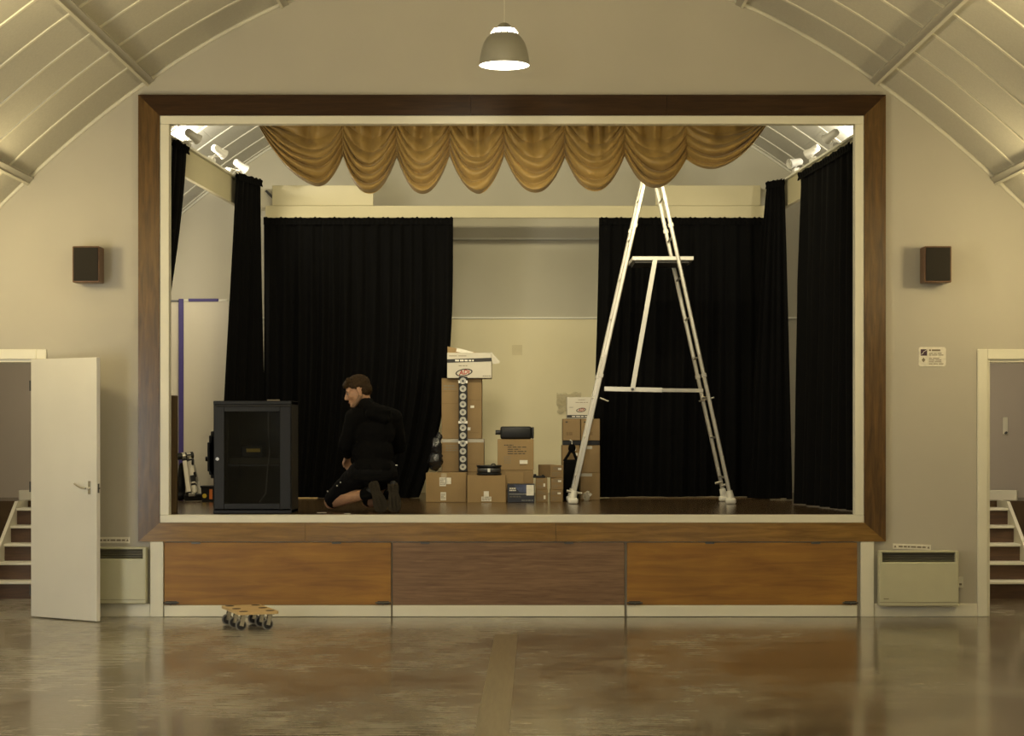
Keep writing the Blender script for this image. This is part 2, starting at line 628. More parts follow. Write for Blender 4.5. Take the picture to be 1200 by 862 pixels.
def lettering(text, size, m, parent, loc, rot=(PI / 2, 0, 0), shear=0.0, bold=0.0, name='lettering', align='CENTER', sx=1.0):
    c = bpy.data.curves.new(name, 'FONT')
    c.body = text
    c.size = size
    c.extrude = 0.0004
    c.shear = shear
    c.offset = bold
    c.align_x = align
    c.align_y = 'CENTER'
    c.resolution_u = 3
    c.materials.append(m)
    tmp = bpy.data.objects.new('tmp', c)
    COL.objects.link(tmp)
    me = bpy.data.meshes.new_from_object(tmp.evaluated_get(bpy.context.evaluated_depsgraph_get()))
    bpy.data.objects.remove(tmp)
    me.name = name
    o = bpy.data.objects.new(name, me)
    COL.objects.link(o)
    o.parent = parent
    o.location = loc
    o.rotation_euler = rot
    o.scale = (sx, 1, 1)
    return o


# ---------------------------------------------------------------- the room shell
HX, YB = 5.0, -17.5            # half width of the hall, its end wall
BWY = 4.9                      # back wall of the stage
OX, OZ = 2.656, 3.815          # stage opening half width and head
DX0, DX1, DZ = 3.68, 4.46, 2.0  # doorways


def wall_strips(breaks, solid, y0, y1):
    """wall whose head follows the barrel; solid(x) gives its (z0, z1) runs, None = up to the barrel"""
    mb = MB()
    xs = set(breaks)
    x = -HX
    while x < HX + 1e-6:
        xs.add(round(x, 4))
        x += 0.2
    xs = sorted(xs)
    for a, b in zip(xs, xs[1:]):
        if b - a < 1e-5:
            continue
        for (z0, z1) in solid((a + b) / 2):
            if z1 is None:
                poly = [(a, z0), (b, z0), (b, barrel(b)), (a, barrel(a))]
            else:
                poly = [(a, z0), (b, z0), (b, z1), (a, z1)]
            mb.prism(poly, y0, y1)
    bmesh.ops.remove_doubles(mb.bm, verts=mb.bm.verts, dist=1e-5)
    return mb


def front_solid(x):
    ax = abs(x)
    if ax < 2.7285:
        return [(0, ST - 0.06), (3.8805, None)]
    if DX0 < ax < DX1:
        return [(DZ, None)]
    return [(0, None)]


floor = MB().box((-HX, YB, -0.1), (HX, 3.6, 0))
FLOOR = structure('floor', floor, M_floor)
jb = obj('joint_board', MB().box((-0.082, -6.0, 0.0005), (0.082, 2.35, 0.0022)), wood('pale_joint_board', (0.150, 0.118, 0.062), (0.215, 0.175, 0.100), (14, 1, 1), 3, 0.28, 0.3), FLOOR, (-0.066, -3.6, 0), (0, 0, -0.0115))

structure('wall_front', wall_strips([-2.7285, 2.7285, -DX0, DX0, -DX1, DX1], front_solid, 0.0, 0.2), M_wall)
structure('wall_left', MB().box((-HX - 0.1, YB, 0), (-HX, BWY, barrel(HX) + 0.1)), M_wall)
structure('wall_right', MB().box((HX, YB, 0), (HX + 0.1, BWY, barrel(HX) + 0.1)), M_wall)
structure('wall_back', wall_strips([], lambda x: [(0, None)], YB - 0.1, YB), M_wall)
structure('wall_stage_back', wall_strips([], lambda x: [(0, None)], BWY, BWY + 0.1), M_stagewall)

# barrel ceiling: backing shell, then panels, strips and purlins as pieces
shell = MB()
xs = [-HX + 0.1 * k for k in range(101)]
poly = [(x, barrel(x) + 0.012) for x in xs] + [(x, barrel(x) + 0.10) for x in reversed(xs)]
for a in range(100):
    p = [(xs[a], barrel(xs[a]) + 0.02), (xs[a + 1], barrel(xs[a + 1]) + 0.02), (xs[a + 1], barrel(xs[a + 1]) + 0.12), (xs[a], barrel(xs[a]) + 0.12)]
    shell.prism(p, YB, BWY)
bmesh.ops.remove_doubles(shell.bm, verts=shell.bm.verts, dist=1e-5)
CEIL = structure('ceiling', shell, M_panel)

# purlin positions by arc length, 1.21 m apart, one of them at x = 2.82
dense = [0.001 * k for k in range(5001)]
arc = [0.0]
for a, b in zip(dense, dense[1:]):
    arc.append(arc[-1] + math.hypot(b - a, barrel(b) - barrel(a)))


def x_at(s):
    lo, hi = 0, len(arc) - 1
    while hi - lo > 1:
        mid = (lo + hi) // 2
        if arc[mid] < s:
            lo = mid
        else:
            hi = mid
    return dense[lo]


s282 = arc[2820]
pur = [x_at(s282 + 1.21 * k) for k in (-2, -1, 0, 1) if s282 + 1.21 * k > 0.05]
edges = sorted([-p for p in pur] + pur)
bays = list(zip(edges, edges[1:])) + [(-HX, edges[0]), (edges[-1], HX)]


def nrm(x):
    v = Vector((0.24916 * x, 0, 1))
    return v.normalized()


def curved_slab(x0, x1, y0, y1, drop, thick, n=6):
    """slab that follows the barrel: its lower face hangs 'drop' below the curve"""
    mb = MB()
    lowr, upr = [], []
    for k in range(n + 1):
        x = x0 + (x1 - x0) * k / n
        c = Vector((x, 0, barrel(x)))
        N = nrm(x)
        lo, up = c - N * drop, c - N * (drop - thick)
        lowr.append((lo.x, lo.z))
        upr.append((up.x, up.z))
    A = lowr + list(reversed(upr))
    V0 = [mb.bm.verts.new((p[0], y0, p[1])) for p in A]
    V1 = [mb.bm.verts.new((p[0], y1, p[1])) for p in A]
    m = len(A)
    for i in range(m):
        j = (i + 1) % m
        mb.bm.faces.new((V0[i], V0[j], V1[j], V1[i]))
    for i in range(n):
        mb.bm.faces.new((V0[i], V0[i + 1], V0[m - 2 - i], V0[m - 1 - i]))
        mb.bm.faces.new((V1[i], V1[i + 1], V1[m - 2 - i], V1[m - 1 - i]))
    return mb


PITCH = 0.61
for (a, b) in bays:
    sgn = 0.012
    pm = curved_slab(a + sgn, b - sgn, -PITCH + 0.008, -0.008, 0.0, 0.02).mesh('ceiling_panel', M_panel, 30)
    sm = curved_slab(a + sgn, b - sgn, -0.016, 0.016, 0.009, 0.013).mesh('cover_strip', M_strip, 30)
    pm2 = curved_slab(a + 0.0006, b - 0.0006, -PITCH + 0.008, -0.008, 0.0, 0.02).mesh('ceiling_panel', M_panel, 30)
    sm2 = curved_slab(a + 0.0006, b - 0.0006, -0.016, 0.016, 0.009, 0.013).mesh('cover_strip', M_strip, 30)
    for k in range(8):
        obj('ceiling_panel', pm, None, CEIL, (0, -PITCH * k, 0))
        obj('cover_strip', sm, None, CEIL, (0, -PITCH * (k + 1), 0))
    if abs(a + b) / 2 > 1.0:
        for k in range(7):
            obj('ceiling_panel', pm2, None, CEIL, (0, BWY - PITCH * k, 0))
            obj('cover_strip', sm2, None, CEIL, (0, BWY - 0.10 if k == 0 else BWY - PITCH * k, 0))
for p in pur:
    for s in (-1, 1):
        x = s * p
        for (y0, y1) in ((-8 * PITCH, -0.002),):
            c = Vector((x, 0, barrel(x)))
            N = nrm(x)
            T = Vector((N.z, 0, -N.x))
            mb = MB()
            q = [c - T * 0.028 - N * 0.038, c + T * 0.028 - N * 0.038, c + T * 0.028 + N * 0.01, c - T * 0.028 + N * 0.01]
            mb.prism([(v.x, v.z) for v in q], y0, y1)
            obj('purlin', mb, M_purlin, CEIL)
            t = 0.032 * (1 if s > 0 else -1)
            mb = MB()
            q = [c + T * t - T * 0.010 - N * 0.046, c + T * t + T * 0.010 - N * 0.046, c + T * t + T * 0.010 + N * 0.0, c + T * t - T * 0.010 + N * 0.0]
            mb.prism([(v.x, v.z) for v in q], y0, y1)
            obj('purlin_bead', mb, M_strip, CEIL)
# bead where the barrel meets the stage wall and the stage's back wall
for (yy, nm) in ((-0.014, 'trim_1'), (BWY - 0.014, 'trim_2')):
    mb = MB()
    mb.path([(x, yy, barrel(x) - 0.014) for x in [-HX + 0.1 * k for k in range(101)]], 0.016, 8)
    structure(nm, mb, M_strip, smooth=60)

# stage floor, wings, stair wells
structure('floor_stage', MB().box((-3.45, 0.0705, 0.0), (3.45, BWY, ST)), M_stage)
for s in (-1, 1):
    side = 'left' if s < 0 else 'right'
    xa, xb = sorted((s * 3.45, s * 3.58))
    structure('wall_wing_' + side, MB().box((xa, 0.2, 0.0), (xb, 2.75, barrel(3.58))), M_stagewall)
    xa, xb = sorted((s * 3.58, s * HX))
    structure('wall_stairwell_' + side, MB().prism([(s * 3.58, 0.0), (s * HX, 0.0), (s * HX, barrel(HX)), (s * 4.6, barrel(4.6)), (s * 4.1, barrel(4.1)), (s * 3.58, barrel(3.58))], 3.6, 3.7), M_stairwall)
    xa, xb = sorted((s * 3.45, s * HX))
    structure('floor_landing_' + side, MB().box((xa, 2.75, 0.0), (xb, 3.6, ST)), M_stage)
    # door architrave and lining
    fr = structure('trim_3' if s < 0 else 'trim_4')
    for (x0, x1, z0, z1) in ((DX0 - 0.072, DX0 + 0.006, 0, DZ + 0.072), (DX1 - 0.006, DX1 + 0.072, 0, DZ + 0.072), (DX0 + 0.006, DX1 - 0.006, DZ - 0.006, DZ + 0.072)):
        xa, xb = sorted((s * x0, s * x1))
        obj('architrave', MB().box((xa, -0.022, z0), (xb, -0.0005, z1), 0.004), M_white, fr)
    for (x0, x1, z0, z1) in ((DX0 + 0.0005, DX0 + 0.028, 0, DZ), (DX1 - 0.028, DX1 - 0.0005, 0, DZ), (DX0 + 0.028, DX1 - 0.028, DZ - 0.028, DZ - 0.0005)):
        xa, xb = sorted((s * x0, s * x1))
        obj('door_lining', MB().box((xa, 0.0, z0), (xb, 0.2, z1), 0.002), M_white, fr)
    # low white upstand on the landing at the head of the stairs
    up = structure('trim_5' if s < 0 else 'trim_6', MB().box((-0.24, -0.05, 0), (0.24, 0.05, 0.095), 0.006), M_white, loc=(s * (4.34 if s < 0 else 4.45), 2.90, ST))
    up.rotation_euler = (0, 0, -0.35 if s > 0 else 0.08)

# cream boarding on the stage's back wall, with its rail, and the picture rail higher up
wb = structure('trim_7')
for (x0, x1) in ((-1.95, -0.75), (-0.747, 0.93), (0.933, 1.9), (1.903, 2.83)):
    obj('wall_board', MB().box((x0, BWY - 0.012, ST), (x1, BWY - 0.0005, 2.585), 0.002), M_creamwall, wb)
obj('cap_rail', MB().box((-2.6, BWY - 0.03, 2.587), (2.95, BWY - 0.001, 2.607), 0.003), M_white, wb)
structure('trim_8', MB().box((-1.3, BWY - 0.022, 3.405), (1.3, BWY - 0.0005, 3.425), 0.004), M_strip)

# fascia over the rear curtains: full-width strip, a deeper block at each side; rails along both wings
FY = 3.40
fa = structure('trim_9')
obj('fascia_strip', MB().box((-2.365, FY, 3.470), (2.43, FY + 0.03, 3.585), 0.003), M_cream, fa)
obj('fascia_block', MB().box((-2.30, FY + 0.004, 3.587), (-1.332, FY + 0.03, 3.780), 0.003), M_cream, fa)
obj('fascia_block', MB().box((1.37, FY + 0.004, 3.587), (2.375, FY + 0.03, 3.780), 0.003), M_cream, fa)
for s in (-1, 1):
    obj('fascia_end', MB().box((min(s * 2.25, s * 2.5), FY + 0.12, 3.55), (max(s * 2.25, s * 2.5), FY + 0.14, 3.76)), M_stagewall, fa)
    obj('fascia_bracket', MB().bar((s * 2.37, FY + 0.1, 3.74), (s * 2.25, FY + 0.05, 3.62), 0.02, 0.02), M_steel, fa)
for s in (-1, 1):
    bm_ = structure('trim_10' if s < 0 else 'trim_11')
    a, b = Vector((s * 2.77, 0.35, 0)), Vector((s * 2.575, 3.40, 0))
    for (z0, z1, w, nm, mm) in ((3.545, 3.780, 0.04, 'wing_rail', M_cream), (3.782, 3.800, 0.10, 'rail_cap', M_white)):
        mb = MB()
        mb.bar(a + Vector((0, 0, (z0 + z1) / 2)), b + Vector((0, 0, (z0 + z1) / 2)), w, z1 - z0, up=(0, 0, 1))
        obj(nm, mb, mm, bm_)

# proscenium frame
FRX, FRO, FRT, FRB = 2.728, 2.894, 4.040, 0.583   # inner, outer half widths; top, bottom
FRI_T, FRI_B = 3.880, 0.728
tr = structure('trim_12')
YF = -0.035
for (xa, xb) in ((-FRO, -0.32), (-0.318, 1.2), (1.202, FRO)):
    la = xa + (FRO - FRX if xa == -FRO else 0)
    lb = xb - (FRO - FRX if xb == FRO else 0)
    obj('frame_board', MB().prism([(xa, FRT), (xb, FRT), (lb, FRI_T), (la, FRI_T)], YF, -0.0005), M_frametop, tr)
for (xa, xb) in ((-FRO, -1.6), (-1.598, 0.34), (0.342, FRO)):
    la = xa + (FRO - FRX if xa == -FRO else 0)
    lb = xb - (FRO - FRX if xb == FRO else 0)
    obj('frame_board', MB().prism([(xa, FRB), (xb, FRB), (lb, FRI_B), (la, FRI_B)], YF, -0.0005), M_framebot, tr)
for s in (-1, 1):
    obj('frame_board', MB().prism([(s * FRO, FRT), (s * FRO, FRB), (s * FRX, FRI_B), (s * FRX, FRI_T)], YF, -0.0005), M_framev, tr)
for (x0, x1, z0, z1) in ((-FRX, FRX, OZ, FRI_T), (-FRX, FRX, FRI_B, ST), (-FRX, -OX, ST, OZ), (OX, FRX, ST, OZ)):
    obj('white_lining', MB().box((x0 + 0.0005, -0.028, z0 + 0.0005), (x1 - 0.0005, 0.07, z1 - 0.0005), 0.003), M_white, tr)

# skirting and corner posts
for s in (-1, 1):
    side = 'left' if s < 0 else 'right'
    xa, xb = sorted((s * 2.805, s * 3.606))
    structure('baseboard_' + side, MB().box((xa, -0.02, 0), (xb, -0.0005, 0.102), 0.003), M_white)
    xa, xb = sorted((s * 2.700, s * 2.803))
    structure('trim_13' if s < 0 else 'trim_14', MB().box((xa, -0.032, 0), (xb, -0.0005, FRB - 0.0005), 0.003), M_white)

# ---------------------------------------------------------------- stage front panels (three lift-out panels)
def front_panel(px0, px1, m, label):
    x0, x1 = (px0 - 600) / 151 + 0.003, (px1 - 600) / 151 - 0.003
    w = x1 - x0
    t = thing('access_panel', label, 'panel', ((x0 + x1) / 2, -0.02, 0), 0, 'access panels under the stage')
    obj('board', MB().box((-w / 2, -0.012, 0.092), (w / 2, 0.012, FRB - 0.008), 0.003), m, t)
    obj('kickboard', MB().box((-w / 2, -0.016, 0.002), (w / 2, 0.012, 0.090), 0.003), M_white, t)
    for hx in ((-0.36, 0.26) if px1 < 1000 else (-0.14, 0.32)):
        hg = obj('hinge', MB().box((hx * w - 0.035, -0.017, FRB - 0.018), (hx * w + 0.035, -0.011, FRB - 0.002), 0.001), M_steel, t)
    return t, w


p1, w1 = front_panel(193, 459, M_ply, 'orange-brown plywood access panel under the stage behind the wheeled dolly')
p2, w2 = front_panel(460, 732, M_plyd, 'dark grey-brown plywood access panel in the middle under the stage')
p3, w3 = front_panel(734, 1004, M_ply, 'orange-brown plywood access panel under the stage, below the aluminium ladder')


def bolt(t, x, hx):
    b = obj('bolt', MB().box((x - 0.045, -0.022, 0.098), (x + 0.045, -0.012, 0.122), 0.002), M_blackm, t)
    mb = MB().tube((x - 0.06 * hx, -0.026, 0.110), (x + 0.06 * hx, -0.026, 0.110), 0.006, n=8)
    mb.tube((x, -0.026, 0.110), (x, -0.044, 0.094), 0.004, n=8)
    obj('bolt_bar', mb, M_steel, b)


bolt(p1, -w1 / 2 + 0.055, 1)
bolt(p1, w1 / 2 - 0.06, 1)
bolt(p3, -w3 / 2 + 0.06, 1)
bolt(p3, w3 / 2 - 0.055, 1)

# ---------------------------------------------------------------- left door leaf, standing open
hinge = Vector((-3.695, -0.03, 0.008))
free = Vector((-3.100, -0.425, 0.008))
dirv = free - hinge
ang = math.atan2(dirv.y, dirv.x)
LW = dirv.length
door = structure('door_1', loc=hinge)
door.rotation_euler = (0, 0, ang)
obj('door_leaf', MB().box((0, -0.04, 0), (LW, 0.0, 1.985), 0.003), M_door, door)
hd = obj('door_handle', MB().box((LW - 0.085, -0.047, 0.955), (LW - 0.058, -0.040, 1.055), 0.002), M_chrome, door)
mb = MB().tube((LW - 0.071, -0.045, 1.0), (LW - 0.071, -0.085, 1.0), 0.008, n=10)
mb.path([(LW - 0.071, -0.085, 1.0), (LW - 0.11, -0.09, 1.004), (LW - 0.16, -0.09, 1.022), (LW - 0.185, -0.088, 1.034)], 0.008)
obj('lever', mb, M_chrome, hd, smooth=50)
obj('latch', MB().box((LW, -0.028, 0.965), (LW + 0.002, -0.012, 1.035), 0).tube((LW, -0.02, 1.0), (LW + 0.012, -0.02, 1.0), 0.007, n=8), M_steel, door)
for z in (0.2, 1.0, 1.78):
    obj('hinge', MB().tube((-0.004, -0.044, z - 0.04), (-0.004, -0.044, z + 0.04), 0.006, n=8), M_steel, door)

# ---------------------------------------------------------------- stairs behind both doorways
def stairs(s, label):
    t = thing('staircase', label, 'stairs', (s * 4.08, 1.5, 0), 0, 'stairs up to the stage')
    x0, x1 = -0.42, 0.375
    if s < 0:
        x0, x1 = -0.375, 0.42
    for k in range(1, 6):
        z = 0.148 * k
        y = 0.205 * (k - 1)
        obj('tread', MB().box((x0, y - 0.022, z - 0.022), (x1, y + 0.222, z), 0.004), M_white, t)
        obj('riser', MB().box((x0, y + 0.004, z - 0.147 if k > 1 else 0.0), (x1, y + 0.02, z - 0.023)), M_tread, t)
    xs_ = x1 if s > 0 else x0
    xa, xb = sorted((xs_, xs_ + s * 0.03))
    obj('stringer', MB().prism([(-0.06, 0.0), (0.16, 0.0), (1.2, 0.62), (1.2, 0.80), (0.86, 0.80), (-0.06, 0.21)], xa, xb, 'x'), M_white, t)
    xs_ = x0 if s > 0 else x1
    xa, xb = sorted((xs_, xs_ - s * 0.03))
    obj('stringer', MB().prism([(-0.03, 0.0), (0.16, 0.0), (1.2, 0.62), (1.2, 0.74), (0.84, 0.74), (-0.03, 0.14)], xa, xb, 'x'), M_tread, t)
    return t


stairs(-1, 'white nosed dark stairs seen behind the open white door')
stairs(1, 'white nosed dark stairs seen through the doorway beside the wall heater with a socket')
c = PW(1178, 503, 18.2)
sw = thing('wall_hook', 'small white hanger on the stairwell wall above the stairs of the doorway without a door', 'hook', (c.x, 3.6, c.z))
obj('back_plate', MB().box((-0.025, -0.014, -0.05), (0.025, -0.0005, 0.12), 0.008, seg=2), M_white, sw)
obj('peg', MB().tube((0, -0.012, -0.035), (0, -0.045, -0.03), 0.012, n=10), M_steel, sw)

# ---------------------------------------------------------------- wall heaters, their notices, the socket
def heater(xc, z0, z1, label):
    h, w = z1 - z0, 0.615
    t = thing('convector_heater', label, 'heater', (xc, -0.0, z0), 0, 'wall heaters beside the stage')
    mb = MB()
    b, d = 0.026, -0.1
    mb.box((-w / 2, d, 0.0), (w / 2, -0.022, h - 0.088), 0.008, seg=2)
    mb.box((-w / 2, d, h - 0.016), (w / 2, -0.022, h), 0.006)
    mb.box((-w / 2, d, h - 0.10), (-w / 2 + b, -0.022, h - 0.004), 0.004)
    mb.box((w / 2 - b, d, h - 0.10), (w / 2, -0.022, h - 0.004), 0.004)
    obj('casing', mb, M_heater, t)
    g = obj('outlet', MB().box((-w / 2 + b, -0.045, h - 0.09), (w / 2 - b, -0.03, h - 0.014)), M_heatin, t)
    for k in range(4):
        z = h - 0.082 + 0.018 * k
        obj('louvre', MB().bar((-w / 2 + b, -0.058, z), (w / 2 - b, -0.058, z), 0.02, 0.002, up=(0, 0.6, 1)), M_heatin, g)
    obj('wall_bracket', MB().box((-0.2, -0.022, 0.05), (0.2, -0.0, h - 0.12)), M_steel, t)
    obj('lower_lip', MB().box((-w / 2 + 0.004, d - 0.003, 0.03), (w / 2 - 0.004, d + 0.001, 0.033)), M_heatin, t)
    obj('maker_badge', MB().box((-w / 2 + 0.035, d - 0.002, 0.055), (-w / 2 + 0.075, d + 0.001, 0.061)), M_inkg, t)
    return t


heater(3.137, 0.088, 0.516, 'cream wall heater beside the doorway without a door')
heater(-3.128, 0.108, 0.543, 'cream wall heater partly hidden behind the open white door')


def notice(xc, zc, w, h, tilt, label, flip=False):
    t = thing('warning_notice', label, 'notice', (xc, -0.0, zc), 0, 'warning notices above the heaters')
    t.rotation_euler = (0, tilt, 0)
    obj('card', MB().box((-w / 2, -0.004, -h / 2), (w / 2, -0.0006, h / 2), 0.001), M_label, t)
    for s in (-1, 1):
        x = s * (w / 2 - 0.018)
        obj('warning_triangle', MB().prism([(x - 0.010, -0.009), (x + 0.010, -0.009), (x, 0.010)], -0.0048, -0.0041), M_inkg, t)
    # printed line, too small to read in the photograph: word-long runs of ink
    mb = MB()
    x = -w / 2 + 0.045
    for L in (0.032, 0.024, 0.018, 0.040, 0.034, 0.026):
        if x + L > w / 2 - 0.035:
            break
        mb.box((x, -0.0048, -0.006), (x + L, -0.0041, 0.006))
        x += L + 0.007
    obj('printed_line', mb, M_inkg, t)
    return t


notice(3.102, 0.540, 0.295, 0.040, 0.035, 'small tilted warning strip above the heater beside the doorway without a door')
notice(-3.11, 0.592, 0.29, 0.048, 0.0, 'small level warning strip above the heater behind the open white door')
so = thing('wall_socket', 'white fused wall switch beside the heater near the doorway without a door', 'socket', (3.475, 0, 0.265))
obj('face_plate', MB().box((-0.024, -0.012, -0.042), (0.024, -0.0005, 0.042), 0.004, seg=2), M_white, so)
obj('rocker', MB().box((-0.008, -0.016, -0.022), (0.012, -0.012, -0.006), 0.002), M_inkg, so)

# licence plaque
pl = thing('wall_plaque', 'small white rounded plaque with purple emblem and printed lines beside the stage', 'sign', (3.260, 0, 2.014))
mb = MB()
w, h, r = 0.212, 0.152, 0.018
poly = []
for (cx, cz, a0) in ((w / 2 - r, h / 2 - r, 0), (-w / 2 + r, h / 2 - r, 90), (-w / 2 + r, -h / 2 + r, 180), (w / 2 - r, -h / 2 + r, 270)):
    for k in range(5):
        a = math.radians(a0 + 22.5 * k)
        poly.append((cx + r * math.cos(a), cz + r * math.sin(a)))
mb.prism(poly, -0.006, -0.0005)
obj('plate', mb, M_label, pl)
em = obj('emblem', MB().box((-0.090, -0.0072, 0.008), (-0.040, -0.0061, 0.058)), M_purple, pl)
mb = MB()
mb.path([(-0.088, -0.0073, 0.018), (-0.076, -0.0073, 0.022), (-0.066, -0.0073, 0.040), (-0.052, -0.0073, 0.046), (-0.042, -0.0073, 0.056)], 0.0022, 6)
obj('emblem_swirl', mb, M_label, em)
obj('diamond_mark', MB().prism([(-0.082, -0.025), (-0.068, -0.006), (-0.054, -0.025), (-0.068, -0.044)], -0.0072, -0.0061), M_inkg, pl)
for (z, hh, runs) in ((0.050, 0.014, (0.016, 0.066)), (0.026, 0.006, (0.030, 0.024, 0.032)), (0.013, 0.006, (0.018, 0.042, 0.04)), (-0.012, 0.006, (0.024, 0.05)), (-0.026, 0.006, (0.044, 0.046)), (-0.040, 0.006, (0.038, 0.052)), (-0.055, 0.006, (0.028, 0.036, 0.036))):
    mb = MB()
    x = -0.026
    for L in runs:
        mb.box((x, -0.0072, z - hh / 2), (x + L, -0.0061, z + hh / 2))
        x += L + 0.006
    obj('printed_line', mb, M_inkg, pl)

# ---------------------------------------------------------------- wall speakers
def speaker(s, label):
    t = thing('wall_speaker', label, 'speaker', (s * 3.262, -0.11, 2.572), 0, 'wall speakers either side of the stage')
    w, h, d = 0.208, 0.278, 0.17
    t.location.z = 2.715
    mb = MB()
    mb.box((-w / 2, -d / 2, -h / 2), (w / 2, d / 2 - 0.006, h / 2), 0.006)
    obj('cabinet', mb, M_spkwood, t)
    obj('grille', MB().box((-w / 2 + 0.01, -d / 2 - 0.010, -h / 2 + 0.012), (w / 2 - 0.01, -d / 2 + 0.001, h / 2 - 0.010), 0.006, seg=2), M_grille, t)
    obj('wall_bracket', MB().box((-0.03, d / 2 - 0.008, -0.05), (0.03, 0.112, 0.05)), M_steel, t)
    return t


speaker(-1, 'small brown wall speaker with dark grille above the open white door')
speaker(1, 'small brown wall speaker with dark grille above the small white plaque')

# ---------------------------------------------------------------- pendant lamp
DP = 12.8
pc = PW(591, 77, DP)
pn = thing('pendant_lamp', 'grey bell-shaped pendant lamp hanging in front of the wall above the stage', 'lamp', pc)
R = 0.174
mb = MB()
prof = [(R, 0.0), (R * 0.985, 0.012), (R * 0.955, 0.055), (R * 0.90, 0.105), (R * 0.82, 0.150), (R * 0.70, 0.185), (R * 0.54, 0.212), (R * 0.53, 0.214), (R * 0.52, 0.210), (R * 0.68, 0.181), (R * 0.80, 0.147), (R * 0.88, 0.103), (R * 0.94, 0.054), (R * 0.965, 0.012), (R * 0.975, 0.001)]
mb.lathe(prof, 48, closed=True)
obj('shade', mb, M_pendant, pn, smooth=50)
mb = MB().lathe([(0.0, -0.004), (R * 0.6, -0.004), (R * 0.975, 0.003), (R * 0.97, 0.010), (0.0, 0.010)], 48)
obj('diffuser', mb, M_glow, pn)
mb = MB().lathe([(R * 0.50, 0.212), (R * 0.53, 0.222), (R * 0.46, 0.246), (R * 0.40, 0.248), (R * 0.40, 0.212)], 32, closed=True)
gl = obj('glow_ring', mb, M_glow, pn)
for k in range(14):
    a = 2 * PI * k / 14
    obj('vent_fin', MB().bar((R * 0.545 * math.cos(a), R * 0.545 * math.sin(a), 0.212), (R * 0.47 * math.cos(a), R * 0.47 * math.sin(a), 0.250), 0.004, 0.006), M_pendant, gl)
mb = MB().lathe([(R * 0.44, 0.249), (R * 0.30, 0.262), (R * 0.20, 0.282), (0.02, 0.290), (0.0, 0.292)], 24)
obj('gear_cap', mb, M_pendant, pn, smooth=60)
obj('flex', MB().tube((0, 0, 0.288), (0, 0, barrel(0) - pc.z - 0.02), 0.002, n=6), M_strip, pn)
pl_ = lamp('pendant_light', 'AREA', (pc.x, pc.y, pc.z - 0.02), 22, NEUT, 0.33, aim=(pc.x, pc.y, 0), shape='DISK')

# ---------------------------------------------------------------- gold swags across the head of the opening
SWD = 14.98
edges_px = [303, 402, 465, 527, 591, 662, 732, 804, 898]
cusp_py = [147, 183, 184, 183, 183, 185, 183, 187, 147]
bot_py = [220, 230, 230.5, 229.5, 229, 227.5, 223, 198]
bot_t = [0.66, 0.50, 0.50, 0.53, 0.50, 0.50, 0.47, 0.46]
SWT = 3.94
sv = thing('swag_valance', 'gathered gold satin swag valance hung across the head of the stage', 'curtain', (0, SWD - D0, SWT))


def swag(i):
    x0, x1 = XW(edges_px[i], SWD), XW(edges_px[i + 1], SWD)
    c0, c1 = ZW(cusp_py[i], SWD) - SWT, ZW(cusp_py[i + 1], SWD) - SWT
    hb = ZW(bot_py[i], SWD) - SWT
    ut = bot_t[i]
    rnd = random.Random(40 + i)
    ph = [rnd.uniform(0, 6.28) for _ in range(8)]
    nf = rnd.choice((5.0, 5.6, 6.2))
    asym = rnd.uniform(-0.7, 0.7)
    np_ = rnd.choice((3, 3.5, 4))
    first, last = i == 0, i == len(bot_py) - 1

    def pt(u, v):
        # side heights at this v: the gathered cord lines bunch the cloth up
        g = max(0.0, (v - 0.30) / 0.70) * 0.94 + 0.06 * v
        sl = c0 * g
        sr = c1 * g
        base = sl + (sr - sl) * u
        if u < ut:
            q = u / ut
        else:
            q = (1 - u) / (1 - ut)
        dip = 1 - (1 - q) ** 2.1
        lineb = c0 + (c1 - c0) * ut
        z = base + (hb * v - (sl + (sr - sl) * ut)) * dip
        x = x0 + (x1 - x0) * u
        # belly and folds
        env = math.sin(PI * min(max(u, 0), 1)) ** 0.7
        low = max(0.0, (v - 0.34) / 0.66)
        t = nf * (v ** 1.35) + 0.10 * math.sin(2.6 * (u - ut) + ph[1]) + asym * (u - ut) * v + 0.42 * noise.noise(Vector((u * 2.0, v * 3.2, i * 3.7)))
        fold = 2 * abs(math.sin(PI * t + ph[0])) ** 0.70 - 1
        hang = max(0.0, 1 - (abs(u - ut) / 0.40) ** 2) * max(0.0, 1 - v / 0.62)
        side = min(1.0, 0.25 + 1.5 * abs(u - ut)) if v < 0.6 else 1.0
        bl = min(1.0, max(0.0, (v - 0.22) / 0.45))
        y = -0.125 * env * bl * bl * (3 - 2 * bl)
        amp = 0.75 + 0.6 * noise.noise(Vector((u * 1.3, v * 5.0, i * 9.1)))
        y -= 0.040 * amp * (1 - 0.9 * hang) * side * fold * (0.35 + 0.65 * env) * min(1, v * 3)
        vert = math.sin(2 * PI * np_ * u + ph[2] + 1.6 * noise.noise(Vector((u * 3, v * 1.5, i * 7.3))))
        y -= 0.050 * hang * vert
        y -= 0.022 * noise.noise(Vector((u * 3.5 + i * 3.1, v * 4.0, 1.7))) * env
        y -= 0.006 * noise.noise(Vector((u * 11 + i * 5.1, v * 13.0, 4.2)))
        # the last turn of cloth rolls under
        if v > 0.95:
            k = (v - 0.95) / 0.05
            y += 0.055 * k * env
            z += 0.012 * k * env
        return Vector((x, y, z))
    mb = MB()
    mb.grid(pt, 70, 120)
    # back of the cloth: a plain inner layer so that the swag is a hollow bag
    def back(u, v):
        p = pt(u, min(v, 0.95))
        return Vector((p.x, 0.035 + 0.03 * math.sin(PI * u) * v, p.z + 0.012 * v))
    mb.grid(back, 20, 20)
    obj('swag', mb, M_gold, sv, smooth=180)


